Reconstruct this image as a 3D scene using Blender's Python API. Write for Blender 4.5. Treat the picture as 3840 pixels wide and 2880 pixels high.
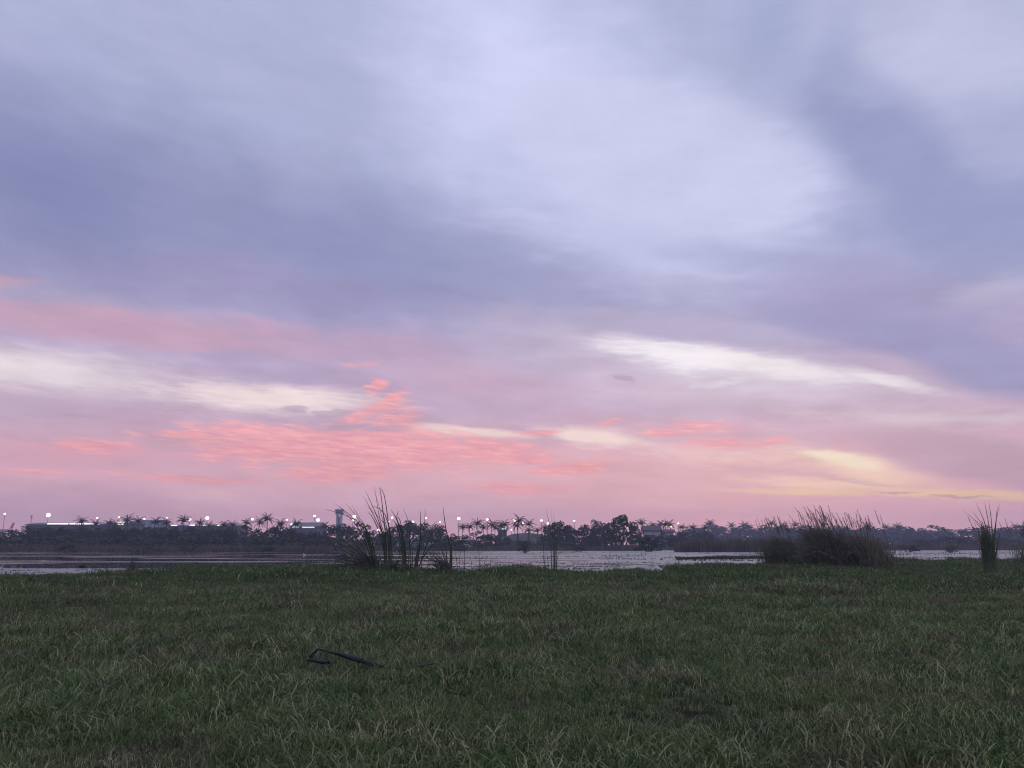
import bpy, bmesh, math, random
import numpy as np
from mathutils import Vector, Matrix, Euler

for o in list(bpy.data.objects):
    bpy.data.objects.remove(o, do_unlink=True)
SC = bpy.context.scene
COL = SC.collection

# ------------------------------------------------------------------ camera
F_PX, CX, CY = 2900.0, 1920.0, 1440.0          # the photograph is 3840 x 2880
PITCH = math.atan(600.0 / F_PX)                # horizon at row 2040
EYE = 1.5
cam_data = bpy.data.cameras.new('camera')
cam_data.sensor_width = 36.0
cam_data.lens = 36.0 * F_PX / 3840.0
cam_data.clip_start = 0.05
cam_data.clip_end = 6000.0
cam = bpy.data.objects.new('camera', cam_data)
COL.objects.link(cam)
cam.location = (0, 0, EYE)
cam.rotation_euler = (math.pi / 2 + PITCH, 0, 0)
SC.camera = cam

def ray(px, py):
    a, b = (px - CX) / F_PX, (CY - py) / F_PX
    return Vector((a, math.cos(PITCH) - b * math.sin(PITCH), math.sin(PITCH) + b * math.cos(PITCH)))
def at(px, py, depth):
    d = ray(px, py)
    return Vector((0, 0, EYE)) + d * (depth / d.y)
def on_level(px, py, z=0.0):
    d = ray(px, py)
    return Vector((0, 0, EYE)) + d * ((z - EYE) / d.z)
def azel(px, py):
    d = ray(px, py).normalized()
    return math.degrees(math.atan2(d.x, d.y)), math.degrees(math.asin(d.z))
def lin(c):
    return tuple((v / 255 / 12.92 if v / 255 <= 0.04045 else ((v / 255 + 0.055) / 1.055) ** 2.4) for v in c) + (1.0,)

# ------------------------------------------------------------------ world: dusk sky with a thin cloud deck
SUN_AZ, SUN_EL = math.radians(19.0), math.radians(2.0)
world = bpy.data.worlds.new('World'); SC.world = world; world.use_nodes = True
world.cycles.sampling_method = 'MANUAL'; world.cycles.sample_map_resolution = 256
WT = world.node_tree; WT.nodes.clear()
def wn(kind, **kw):
    n = WT.nodes.new(kind)
    for k, v in kw.items():
        setattr(n, k, v)
    return n
def wl(a, b):
    WT.links.new(a, b)
def wmath(op, a, b=None, c=None, clamp=False):
    n = wn('ShaderNodeMath', operation=op, use_clamp=clamp)
    for i, v in enumerate((a, b, c)):
        if v is None: continue
        if isinstance(v, (int, float)): n.inputs[i].default_value = v
        else: wl(v, n.inputs[i])
    return n.outputs[0]
def wmap(v, a, b, c=0.0, d=1.0, kind='SMOOTHSTEP'):
    n = wn('ShaderNodeMapRange', interpolation_type=kind)
    wl(v, n.inputs[0])
    for i, x in zip((1, 2, 3, 4), (a, b, c, d)): n.inputs[i].default_value = x
    return n.outputs[0]
def wmix(fac, a, b):
    n = wn('ShaderNodeMix', data_type='RGBA')
    if isinstance(fac, (int, float)): n.inputs[0].default_value = fac
    else: wl(fac, n.inputs[0])
    for s, v in ((6, a), (7, b)):
        if isinstance(v, tuple): n.inputs[s].default_value = v
        else: wl(v, n.inputs[s])
    return n.outputs[2]
def wvec(op, a, b):
    n = wn('ShaderNodeVectorMath', operation=op)
    for i, v in enumerate((a, b)):
        if isinstance(v, tuple): n.inputs[i].default_value = v
        else: wl(v, n.inputs[i])
    return n.outputs[0]
def wnoise(vec, scale, detail, rough=0.5):
    n = wn('ShaderNodeTexNoise'); n.inputs['Scale'].default_value = scale
    n.inputs['Detail'].default_value = detail; n.inputs['Roughness'].default_value = rough
    wl(vec, n.inputs['Vector'])
    return n

tc = wn('ShaderNodeTexCoord')
sep = wn('ShaderNodeSeparateXYZ'); wl(tc.outputs['Generated'], sep.inputs[0])
DX, DY, DZ = sep.outputs
AZ = wmath('MULTIPLY', wmath('ARCTAN2', DX, DY), 57.29578)
EL = wmath('MULTIPLY', wmath('ARCSINE', DZ), 57.29578)
cmb = wn('ShaderNodeCombineXYZ'); wl(AZ, cmb.inputs[0]); wl(EL, cmb.inputs[1]); P = cmb.outputs[0]
# seamless noise coordinates: round the horizon stretched, upward fine, in degrees
hl = wmath('MAXIMUM', wmath('SQRT', wmath('ADD', wmath('MULTIPLY', DX, DX), wmath('MULTIPLY', DY, DY))), 0.05)
cy3 = wn('ShaderNodeCombineXYZ')
wl(wmath('MULTIPLY', wmath('DIVIDE', DX, hl), 57.3), cy3.inputs[0])
wl(wmath('MULTIPLY', wmath('DIVIDE', DY, hl), 57.3), cy3.inputs[1])
wl(wmath('ADD', EL, wmath('MULTIPLY', AZ, 0.06)), cy3.inputs[2]); Q = cy3.outputs[0]
big = wnoise(wvec('MULTIPLY', Q, (1.0, 1.0, 1.8)), 0.11, 3.0)
mid = wnoise(wvec('MULTIPLY', Q, (0.3, 0.3, 1.3)), 0.62, 5.0, 0.6)
fine = wnoise(wvec('MULTIPLY', Q, (0.36, 0.36, 3.0)), 1.5, 4.0, 0.65)
# the deck seen as a ceiling: fibres and curdled patches that shrink towards the horizon
pl = wn('ShaderNodeCombineXYZ'); zz_ = wmath('ADD', wmath('MAXIMUM', DZ, 0.0), 0.10)
wl(wmath('DIVIDE', DX, zz_), pl.inputs[0]); wl(wmath('DIVIDE', DY, zz_), pl.inputs[1])
curd = wn('ShaderNodeTexNoise'); curd.inputs['Scale'].default_value = 1.25; curd.inputs['Detail'].default_value = 6.0; curd.inputs['Roughness'].default_value = 0.6; curd.inputs['Distortion'].default_value = 0.7
wl(wvec('MULTIPLY', pl.outputs[0], (1.5, 1.0, 1.0)), curd.inputs['Vector'])
P_SOFT = wvec('ADD', P, wvec('MULTIPLY', wvec('SUBTRACT', big.outputs['Color'], (0.5, 0.5, 0.5)), (9.0, 5.0, 0.0)))
P_FINE = wvec('ADD', P, wvec('ADD',
        wvec('MULTIPLY', wvec('SUBTRACT', mid.outputs['Color'], (0.5, 0.5, 0.5)), (3.2, 1.0, 0.0)),
        wvec('MULTIPLY', wvec('SUBTRACT', fine.outputs['Color'], (0.5, 0.5, 0.5)), (1.0, 0.35, 0.0))))
P_MED = wvec('ADD', P, wvec('MULTIPLY', wvec('SUBTRACT', mid.outputs['Color'], (0.5, 0.5, 0.5)), (4.0, 1.8, 0.0)))
N_MID = wmap(mid.outputs[0], 0.32, 0.68, kind='LINEAR')
N_FINE = wmap(fine.outputs[0], 0.34, 0.66, kind='LINEAR')
N_CURD = wmap(curd.outputs[0], 0.30, 0.70, kind='LINEAR')
N_BIG = wmap(big.outputs[0], 0.3, 0.7, kind='LINEAR')
RAG = {'soft': None,
       'wisp': wmath('MULTIPLY', wmath('SUBTRACT', N_MID, 1.0), 0.42),
       'rag': wmath('MULTIPLY', wmath('SUBTRACT', wmath('ADD', wmath('MULTIPLY', N_MID, 0.45), wmath('MULTIPLY', N_FINE, 0.55)), 1.0), 0.62)}
RAG['edge'] = wmath('MULTIPLY', wmath('SUBTRACT', N_MID, 1.0), 0.16)
P_EDGE = wvec('ADD', P, wvec('MULTIPLY', wvec('SUBTRACT', mid.outputs['Color'], (0.5, 0.5, 0.5)), (2.0, 1.0, 0.0)))
RAG['feather'] = wmath('MULTIPLY', wmath('SUBTRACT', wmath('ADD', wmath('MULTIPLY', N_MID, 0.5), wmath('MULTIPLY', N_FINE, 0.5)), 1.0), 0.34)
WARPED = {'feather': P_EDGE, 'soft': P_SOFT, 'wisp': P_MED, 'rag': P_FINE, 'edge': P_EDGE}
def blob(px, py, rx, ry, rot=0.0, soft=0.8, kind='soft'):
    """mask of one cloud bank, an ellipse in azimuth and elevation"""
    a0, e0 = azel(px, py); r = math.radians(rot)
    def jac(dx, dy):
        a, e = azel(px + dx, py + dy); return a - a0, e - e0
    ux, uy = jac(6 * math.cos(r), 6 * math.sin(r)); vx, vy = jac(-6 * math.sin(r), 6 * math.cos(r))
    m = wn('ShaderNodeMapping', vector_type='TEXTURE'); wl(WARPED[kind], m.inputs[0])
    m.inputs['Location'].default_value = (a0, e0, 0)
    m.inputs['Rotation'].default_value = (0, 0, math.atan2(uy, ux))
    m.inputs['Scale'].default_value = (math.hypot(ux, uy) / 6 * rx, math.hypot(vx, vy) / 6 * ry, 1)
    g = wn('ShaderNodeTexGradient', gradient_type='SPHERICAL'); wl(m.outputs[0], g.inputs[0])
    v = g.outputs[1]
    if RAG[kind] is not None: v = wmath('ADD', v, RAG[kind])
    return wmap(v, 0.0, soft)

ramp = wn('ShaderNodeValToRGB'); wl(wmath('DIVIDE', EL, 90.0, clamp=True), ramp.inputs[0])
stops = [(0.0, (250, 186, 200)), (2.2, (246, 184, 198)), (4.5, (233, 177, 190)), (7.5, (208, 170, 190)), (10.5, (194, 166, 194)),
         (13.0, (182, 164, 198)), (16.5, (170, 164, 200)), (20.5, (164, 167, 206)), (27, (172, 179, 215)), (36, (174, 182, 217)),
         (60, (150, 160, 198)), (90, (140, 151, 190))]
er = ramp.color_ramp
while len(er.elements) < len(stops): er.elements.new(0.5)
for e, (d, c) in zip(er.elements, stops):
    e.position = d / 90.0; e.color = lin(c)
SKY = ramp.outputs[0]
BANKS = []
def lay(color, op, *blobs):
    """one or several banks of one colour laid over what is behind them"""
    BANKS.append((color, op, blobs))
# mottling of the whole deck
SKY = wmix(wmath('MULTIPLY', N_BIG, 0.16), SKY, lin((205, 205, 236)))
SKY = wmix(wmath('MULTIPLY', N_MID, 0.10), SKY, lin((214, 206, 232)))
# high grey-violet deck
BASE = SKY
lay((131, 137, 182), 0.95, (200, 690, 1150, 560, 12, 1.0))
lay((143, 147, 190), 0.85, (1250, 930, 1350, 420, 14, 1.0))
lay((160, 160, 198), 0.6, (2500, 1150, 1500, 240, 4, 1.0))
lay((214, 217, 250), 0.95, (1960, 280, 950, 640, 35, 1.0))
lay((212, 214, 247), 0.95, (2430, 660, 1050, 560, 24, 0.9))
lay((206, 208, 243), 0.8, (2450, 900, 1000, 260, 8, 0.9, 'wisp'))
lay((212, 213, 246), 0.45, (2600, 560, 900, 330, 25, 0.9, 'wisp'))
lay((184, 194, 228), 0.6, (2380, 170, 330, 70, 25, 0.8, 'wisp'), (2560, 270, 330, 50, 4, 0.8, 'wisp'))
lay((198, 200, 231), 0.9, (3560, 180, 850, 400, -10, 0.9))
lay((168, 177, 214), 0.85, (2880, 130, 260, 380, -8, 0.9, 'edge'), (3130, 230, 150, 330, 6, 0.9, 'edge'))
lay((154, 161, 203), 0.92, (3330, 560, 640, 300, 40, 0.6, 'edge'), (3600, 830, 700, 330, 8, 0.7))
lay((208, 210, 242), 0.92, (2500, 590, 800, 350, 14, 0.42, 'edge'))
lay((192, 196, 230), 0.6, (2500, 930, 800, 130, 6, 0.9, 'feather'))
lay((178, 184, 216), 0.5, (3720, 560, 260, 200, 0, 1.0), (3250, 330, 420, 120, 20, 1.0, 'wisp'))
lay((164, 168, 206), 0.7, (3000, 980, 900, 110, 4, 0.9, 'wisp'))
# violet middle
lay((157, 148, 188), 0.7, (900, 1080, 1300, 150, 8, 0.9))
lay((176, 168, 196), 0.7, (300, 1120, 700, 90, 6, 0.9, 'wisp'))
lay((206, 162, 188), 0.85, (500, 1215, 1000, 120, 8, 0.9, 'wisp'), (1000, 1240, 500, 70, 4, 0.9, 'wisp'))
lay((212, 164, 180), 0.6, (20, 1050, 300, 45, 4, 0.8, 'wisp'))
lay((198, 166, 194), 0.7, (1450, 1330, 800, 130, 6, 0.9))
lay((198, 182, 206), 0.8, (2300, 1290, 900, 170, 2, 0.9))
lay((212, 190, 212), 0.85, (2450, 1470, 1300, 180, 2, 0.9))
lay((164, 158, 197), 0.92, (3450, 1230, 1000, 220, 11, 0.8))
lay((188, 181, 206), 0.75, (3700, 1090, 420, 110, -8, 0.9, 'wisp'))
lay((160, 158, 196), 0.7, (3680, 1400, 500, 150, 4, 0.9))
# bright openings
lay((226, 210, 222), 0.65, (300, 1410, 1350, 170, 7, 1.0, 'edge'))
lay((241, 226, 230), 0.92, (60, 1380, 1150, 135, 6, 0.9, 'feather'))
lay((200, 164, 188), 0.9, (480, 1235, 1150, 100, 7, 0.6, 'edge'))
lay((198, 175, 196), 0.85, (20, 1520, 760, 90, 4, 0.9, 'edge'))
lay((252, 232, 230), 0.9, (1060, 1495, 740, 90, 4, 0.7, 'feather'))
lay((202, 170, 194), 0.85, (1760, 1440, 620, 120, 5, 0.9, 'edge'))
lay((222, 212, 227), 0.85, (2750, 1390, 1100, 170, 8, 1.0, 'edge'))
lay((255, 250, 255), 1.0, (2540, 1328, 500, 92, 7, 0.8, 'feather'))
lay((184, 176, 206), 0.9, (2560, 1228, 700, 72, 6, 0.5, 'edge'))
lay((246, 238, 243), 0.95, (2900, 1372, 680, 74, 9, 0.7, 'feather'), (3280, 1420, 360, 50, 14, 0.8, 'feather'))
lay((161, 157, 197), 0.95, (3330, 1258, 760, 95, 11, 0.5, 'edge'), (3720, 1400, 400, 120, 14, 0.6, 'edge'))
lay((232, 224, 233), 0.75, (2700, 1432, 260, 24, -8, 0.7, 'wisp'), (3080, 1427, 360, 24, 3, 0.7, 'wisp'), (3380, 1435, 300, 34, 12, 0.7, 'wisp'))
lay((210, 190, 209), 0.7, (2700, 1500, 900, 70, 4, 0.9, 'wisp'))
lay((216, 200, 208), 0.75, (3600, 1570, 700, 70, -4, 0.8, 'wisp'), (3050, 1545, 480, 36, 3, 0.8, 'wisp'))
lay((192, 170, 192), 0.75, (3600, 1680, 800, 90, 3, 0.9, 'wisp'))
# warm low sky
lay((238, 186, 196), 0.85, (2200, 1770, 1500, 230, 2, 0.9))
lay((251, 228, 220), 0.85, (1760, 1618, 360, 32, 4, 0.6, 'edge'), (2230, 1640, 400, 70, 7, 0.7, 'wisp'))
lay((248, 212, 204), 0.75, (2780, 1722, 600, 70, 4, 0.9, 'wisp'))
lay((255, 220, 196), 0.9, (3220, 1760, 560, 90, 12, 0.9, 'edge'), (3200, 1820, 860, 46, 3, 0.9, 'feather'))
lay((255, 238, 214), 1.0, (3150, 1718, 270, 54, 8, 0.6, 'feather'))
lay((197, 164, 184), 0.9, (3640, 1720, 640, 120, 12, 0.5, 'edge'))
lay((214, 174, 184), 0.6, (3100, 1790, 600, 18, 4, 0.9, 'wisp'), (2850, 1770, 500, 26, 3, 0.9, 'wisp'))
lay((255, 214, 178), 0.95, (3600, 1856, 560, 28, 2, 0.6, 'edge'), (3060, 1842, 620, 24, 1, 0.9, 'edge'))
lay((206, 162, 176), 0.75, (3350, 1846, 200, 10, 2, 0.5, 'wisp'), (3600, 1866, 240, 9, 0, 0.5, 'wisp'))
# coral altocumulus
lay((230, 168, 185), 0.75, (1250, 1690, 1150, 160, 0, 0.9, 'wisp'), (300, 1700, 900, 100, 0, 0.9, 'wisp'))
lay('coral', 1.0, *((1340, 1685, 1050, 165, 2, 0.42, 'rag'), (980, 1690, 600, 95, 2, 0.5, 'rag'), (1470, 1488, 120, 60, -18, 0.6, 'rag'), (1420, 1530, 240, 70, -14, 0.6, 'rag'), (1480, 1565, 200, 70, -10, 0.6, 'rag'), (1330, 1570, 200, 44, -10, 0.7, 'rag'), (1470, 1610, 230, 66, -6, 0.6, 'rag'), (1400, 1447, 90, 56, -10, 0.35, 'rag'),
          (1290, 1765, 480, 100, -3, 0.42, 'rag'), (330, 1668, 440, 62, 2, 0.6, 'rag'), (720, 1640, 430, 48, 2, 0.6, 'rag'),
          (760, 1795, 560, 38, 2, 0.6, 'rag'), (150, 1770, 420, 38, 3, 1.0, 'rag'), (1380, 1362, 150, 26, -8, 1.2, 'rag'), (1850, 1690, 420, 90, 4, 0.5, 'rag'),
          (2160, 1748, 300, 52, -3, 0.4, 'rag'), (2010, 1718, 150, 42, -4, 0.4, 'rag'), (2280, 1578, 130, 34, -16, 0.8, 'rag'),
          (2720, 1662, 280, 46, 0, 0.8, 'rag'), (2900, 1655, 230, 24, -8, 0.7, 'rag'), (2500, 1620, 130, 24, 0, 0.5, 'rag'),
          (1950, 1830, 440, 60, 0, 0.7, 'rag'), (2620, 1600, 420, 60, 0, 0.9, 'rag'), (2030, 1620, 160, 30, 0, 0.5, 'rag')))
lay((178, 156, 182), 0.6, (1110, 1535, 110, 26, 0, 0.4, 'rag'), (1260, 1550, 140, 28, -6, 0.4, 'rag'), (1290, 1600, 200, 30, -4, 0.4, 'rag'),
    (1450, 1608, 180, 26, 0, 0.5, 'rag'), (2342, 1416, 75, 32, 12, 0.4, 'rag'), (640, 1535, 300, 16, 2, 0.9, 'rag'), (280, 1565, 360, 18, 2, 0.9, 'rag'))
lay((200, 164, 188), 0.5, (100, 1900, 1100, 110, 1, 0.9))
lay((250, 206, 200), 0.45, (840, 1845, 160, 34, 8, 0.8, 'wisp'))

# each quarter of the sky mixes only the banks that reach it (cheaper to evaluate); the quarters overlap and agree
GRAIN = wmath('ADD', wmath('ADD', wmath('MULTIPLY', N_CURD, wmap(EL, 8.0, 26.0, 0.04, 0.13)), wmath('MULTIPLY', N_MID, wmap(EL, 12.0, 22.0, 0.14, 0.06))), wmap(EL, 8.0, 26.0, 0.98, 0.935))   # thickness of the deck, thin and bright or thick and dull
CORAL = (lin((234, 156, 174)), lin((255, 184, 184)))
def reaches(bk, s):
    (px, py, rx, ry), rot = bk[:4], math.radians(bk[4] if len(bk) > 4 else 0)
    a0, e0 = azel(px, py); c, n = abs(math.cos(rot)), abs(math.sin(rot))
    ha, he = (rx * c + ry * n) * 0.0215 + 5.0, (rx * n + ry * c) * 0.0215 + 3.0
    return a0 + ha > s[0] and a0 - ha < s[1] and e0 + he > s[2] and e0 - he < s[3]
def compose(s):
    col = BASE
    for color, op, blobs in BANKS:
        m = None
        for bk in blobs:
            if reaches(bk, s):
                k = blob(*bk); m = k if m is None else wmath('MAXIMUM', m, k)
        if m is None: continue
        col = wmix(wmath('MULTIPLY', m, op), col, wmix(N_FINE, *CORAL) if color == 'coral' else lin(color))
    bg = wn('ShaderNodeBackground'); wl(col, bg.inputs[0]); wl(GRAIN, bg.inputs[1])
    return bg.outputs[0]
def split(v, at_, half, lo, hi):
    n = wn('ShaderNodeMixShader'); wl(wmap(v, at_ - half, at_ + half, kind='LINEAR'), n.inputs[0]); wl(lo, n.inputs[1]); wl(hi, n.inputs[2]); return n.outputs[0]
H = 0.4
low = split(AZ, -1.0, H, split(AZ, -17.0, H, compose((-99, -16.6, -9, 14.9)), compose((-17.4, -0.6, -9, 14.9))), split(AZ, 15.0, H, compose((-1.4, 15.4, -9, 14.9)), compose((14.6, 99, -9, 14.9))))
high = split(AZ, 2.0, H, compose((-99, 2.4, 14.1, 90)), compose((1.6, 99, 14.1, 90)))
near_sky = split(EL, 14.5, H, low, high)
sky_tex = wn('ShaderNodeTexSky', sky_type='NISHITA'); sky_tex.sun_disc = False
sky_tex.sun_elevation = SUN_EL; sky_tex.sun_rotation = SUN_AZ
bg_clear = wn('ShaderNodeBackground'); wl(sky_tex.outputs[0], bg_clear.inputs[0]); bg_clear.inputs[1].default_value = 0.1
bg_far = wn('ShaderNodeBackground'); wl(BASE, bg_far.inputs[0]); wl(GRAIN, bg_far.inputs[1])
# the banks end softly: beyond them the deck goes on plain
part = wmath('MULTIPLY', wmath('MULTIPLY', wmap(wmath('ABSOLUTE', AZ), 95.0, 70.0), wmap(EL, 62.0, 46.0)), wmap(EL, -3.0, -1.0))
bg_cloud = wn('ShaderNodeMixShader'); wl(part, bg_cloud.inputs[0]); wl(bg_far.outputs[0], bg_cloud.inputs[1]); wl(near_sky, bg_cloud.inputs[2])
mixs = wn('ShaderNodeMixShader'); mixs.inputs[0].default_value = 0.95
wl(bg_clear.outputs[0], mixs.inputs[1]); wl(bg_cloud.outputs[0], mixs.inputs[2])
wout = wn('ShaderNodeOutputWorld'); wl(mixs.outputs[0], wout.inputs[0])

# ------------------------------------------------------------------ the sun, already at the horizon behind cloud
sun_data = bpy.data.lights.new('sun', 'SUN'); sun_data.energy = 0.2; sun_data.angle = math.radians(60)
sun_data.color = (1.0, 0.78, 0.62)
sun = bpy.data.objects.new('sun', sun_data); COL.objects.link(sun)
sd = Vector((math.sin(SUN_AZ) * math.cos(math.radians(8)), math.cos(SUN_AZ) * math.cos(math.radians(8)), math.sin(math.radians(8))))
sun.rotation_euler = sd.to_track_quat('Z', 'Y').to_euler(); sun.location = sd * 300

vs = SC.view_settings
vs.view_transform = 'Standard'; vs.look = 'None'; vs.exposure = 0.0; vs.gamma = 1.0; vs.use_curve_mapping = False
cy = SC.cycles
cy.use_denoising = True; cy.filter_width = 1.1; cy.use_adaptive_sampling = True; cy.adaptive_threshold = 0.01; cy.adaptive_min_samples = 8; cy.max_bounces = 3; cy.diffuse_bounces = 1; cy.glossy_bounces = 2; cy.transmission_bounces = 2
cy.volume_bounces = 0; cy.transparent_max_bounces = 4; cy.caustics_reflective = False; cy.caustics_refractive = False

# ------------------------------------------------------------------ helpers
random.seed(7); RNG = np.random.default_rng(11)
def put(o, parent=None, kind=None, label=None, cat=None, group=None):
    COL.objects.link(o)
    if parent is not None: o.parent = parent
    if kind: o['kind'] = kind
    if label: o['label'] = label
    if cat: o['category'] = cat
    if group: o['group'] = group
    return o
def empty(name, loc, label, cat, group=None, rz=0.0):
    o = bpy.data.objects.new(name, None); o.empty_display_size = 0.3
    o.location = loc; o.rotation_euler = (0, 0, rz)
    return put(o, None, None, label, cat, group)
def mesh_of(name, verts, faces, mats, mat_index=None, smooth=False):
    me = bpy.data.meshes.new(name)
    verts = np.asarray(verts, dtype=np.float32).reshape(-1, 3)
    if isinstance(faces, tuple):                       # (loop vertex ids, face sizes) as arrays
        loops, sizes = faces
        me.vertices.add(len(verts)); me.vertices.foreach_set('co', verts.ravel())
        me.loops.add(len(loops)); me.loops.foreach_set('vertex_index', loops.astype(np.int32))
        me.polygons.add(len(sizes))
        me.polygons.foreach_set('loop_start', np.concatenate([[0], np.cumsum(sizes)[:-1]]).astype(np.int32))
        me.update(calc_edges=True)
    else:
        me.from_pydata([tuple(v) for v in verts], [], faces)
    for m in (mats if isinstance(mats, (list, tuple)) else [mats]): me.materials.append(m)
    if mat_index is not None: me.polygons.foreach_set('material_index', np.asarray(mat_index, dtype=np.int32))
    if smooth: me.polygons.foreach_set('use_smooth', np.ones(len(me.polygons), dtype=bool))
    me.update()
    return me
class MB:
    """collects shapes for one mesh"""
    def __init__(s): s.v, s.f = [], []
    def add(s, vs, fs):
        n = len(s.v); s.v += [tuple(v) for v in vs]; s.f += [tuple(i + n for i in f) for f in fs]
    def box(s, c, d, rz=0.0):
        x, y, z = (k / 2 for k in d); ca, sa = math.cos(rz), math.sin(rz)
        p = [(a * x, b * y, e * z) for e in (-1, 1) for b in (-1, 1) for a in (-1, 1)]
        s.add([(c[0] + q[0] * ca - q[1] * sa, c[1] + q[0] * sa + q[1] * ca, c[2] + q[2]) for q in p],
              [(0, 2, 3, 1), (4, 5, 7, 6), (0, 1, 5, 4), (2, 6, 7, 3), (0, 4, 6, 2), (1, 3, 7, 5)])
    def tube(s, pts, rad, n=6, flat=1.0):
        pts = [Vector(p) for p in pts]
        if not isinstance(rad, (list, tuple)): rad = [rad] * len(pts)
        vs, fs = [], []
        for i, p in enumerate(pts):
            t = (pts[min(i + 1, len(pts) - 1)] - pts[max(i - 1, 0)]).normalized()
            a = t.cross(Vector((0, 1, 0.02)))
            if a.length < 1e-3: a = t.cross(Vector((1, 0, 0)))
            a.normalize(); b = t.cross(a)
            for k in range(n):
                q = 2 * math.pi * k / n
                vs.append(p + a * (math.cos(q) * rad[i]) + b * (math.sin(q) * rad[i] * flat))
        for i in range(len(pts) - 1):
            for k in range(n):
                fs.append((i * n + k, i * n + (k + 1) % n, (i + 1) * n + (k + 1) % n, (i + 1) * n + k))
        fs.append(tuple(range(n - 1, -1, -1))); fs.append(tuple((len(pts) - 1) * n + k for k in range(n)))
        s.add(vs, fs)
    def ribbon(s, pts, wid, side):
        """a leaf: folded along its midrib"""
        pts = [Vector(p) for p in pts]; side = Vector(side).normalized(); vs, fs = [], []
        for i, p in enumerate(pts):
            t = (pts[min(i + 1, len(pts) - 1)] - pts[max(i - 1, 0)]).normalized()
            w = (side - t * side.dot(t))
            w = w.normalized() if w.length > 1e-4 else Vector((1, 0, 0))
            nn = t.cross(w) * wid[i] * 0.25
            vs += [p - w * wid[i] / 2 + nn, p, p + w * wid[i] / 2 + nn]
        for i in range(len(pts) - 1):
            a = i * 3
            fs += [(a, a + 1, a + 4, a + 3), (a + 1, a + 2, a + 5, a + 4)]
        s.add(vs, fs)
    def mesh(s, name, mats, smooth=False): return mesh_of(name, s.v, s.f, mats, None, smooth)
    def build(s, name, mats, parent=None, smooth=False, **kw):
        return put(bpy.data.objects.new(name, s.mesh(name, mats, smooth)), parent, **kw)

def material(name, c1, c2, scale=1.0, rough=0.8, spec=0.2, translucent=0.0, bump=0.0, rand=0.0, detail=4.0, emit=None, stretch=None, c3=None, scale3=0.2):
    m = bpy.data.materials.new(name); m.use_nodes = True
    nt = m.node_tree; nt.nodes.clear(); N, L = nt.nodes.new, nt.links.new
    out = N('ShaderNodeOutputMaterial'); geo = N('ShaderNodeNewGeometry')
    vec = geo.outputs['Position']
    if stretch:
        mp = N('ShaderNodeVectorMath'); mp.operation = 'MULTIPLY'; mp.inputs[1].default_value = stretch; L(vec, mp.inputs[0]); vec = mp.outputs[0]
    noi = N('ShaderNodeTexNoise'); noi.inputs['Scale'].default_value = scale; noi.inputs['Detail'].default_value = detail; L(vec, noi.inputs['Vector'])
    mr = N('ShaderNodeMapRange'); L(noi.outputs[0], mr.inputs[0]); mr.inputs[1].default_value = 0.33; mr.inputs[2].default_value = 0.67
    mix = N('ShaderNodeMix'); mix.data_type = 'RGBA'; L(mr.outputs[0], mix.inputs[0]); mix.inputs[6].default_value = (*c1, 1); mix.inputs[7].default_value = (*c2, 1)
    col = mix.outputs[2]
    if c3:
        n3 = N('ShaderNodeTexNoise'); n3.inputs['Scale'].default_value = scale3; n3.inputs['Detail'].default_value = 3.0; L(geo.outputs['Position'], n3.inputs['Vector'])
        r3 = N('ShaderNodeMapRange'); L(n3.outputs[0], r3.inputs[0]); r3.inputs[1].default_value = 0.51; r3.inputs[2].default_value = 0.66
        m3 = N('ShaderNodeMix'); m3.data_type = 'RGBA'; L(r3.outputs[0], m3.inputs[0]); L(col, m3.inputs[6]); m3.inputs[7].default_value = (*c3, 1); col = m3.outputs[2]
    if rand:
        oi = N('ShaderNodeObjectInfo'); rr = N('ShaderNodeMapRange'); L(oi.outputs['Random'], rr.inputs[0]); rr.inputs[3].default_value = 1 - rand; rr.inputs[4].default_value = 1 + rand
        mu = N('ShaderNodeVectorMath'); mu.operation = 'SCALE'; L(col, mu.inputs[0]); L(rr.outputs[0], mu.inputs['Scale']); col = mu.outputs[0]
    p = N('ShaderNodeBsdfPrincipled'); L(col, p.inputs['Base Color']); p.inputs['Roughness'].default_value = rough; p.inputs['Specular IOR Level'].default_value = spec
    if bump:
        b = N('ShaderNodeBump'); b.inputs['Strength'].default_value = bump; L(noi.outputs[0], b.inputs['Height']); L(b.outputs[0], p.inputs['Normal'])
    if emit:
        p.inputs['Emission Color'].default_value = (*emit[0], 1); p.inputs['Emission Strength'].default_value = emit[1]; m.cycles.emission_sampling = 'NONE'
    sh = p.outputs[0]
    if translucent:
        t = N('ShaderNodeBsdfTranslucent'); L(col, t.inputs[0]); ms = N('ShaderNodeMixShader'); ms.inputs[0].default_value = translucent
        L(sh, ms.inputs[1]); L(t.outputs[0], ms.inputs[2]); sh = ms.outputs[0]
    L(sh, out.inputs[0])
    return m

M_SOIL = material('meadow_soil', (0.014, 0.017, 0.010), (0.034, 0.036, 0.020), 2.5, 0.95, 0.1, bump=0.4, c3=(0.03, 0.045, 0.022), scale3=0.06)
M_GRASS = material('grass_blade', (0.053, 0.110, 0.027), (0.114, 0.182, 0.045), 0.9, 0.6, 0.25, translucent=0.25, rand=0.3, c3=(0.130, 0.115, 0.060), scale3=0.6)
M_STRAW = material('dry_grass_blade', (0.21, 0.26, 0.11), (0.45, 0.46, 0.24), 1.5, 0.65, 0.2, translucent=0.2, rand=0.3)
M_REED = material('reed_leaf', (0.070, 0.112, 0.054), (0.175, 0.215, 0.115), 1.3, 0.55, 0.25, translucent=0.25, rand=0.25)
M_REED_SILHOUETTE = material('silhouette_reed_leaf', (0.030, 0.052, 0.028), (0.078, 0.098, 0.052), 1.3, 0.55, 0.2, translucent=0.2, rand=0.25)  # darker copy of the reed leaf: silhouette shade put into the colour
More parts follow.
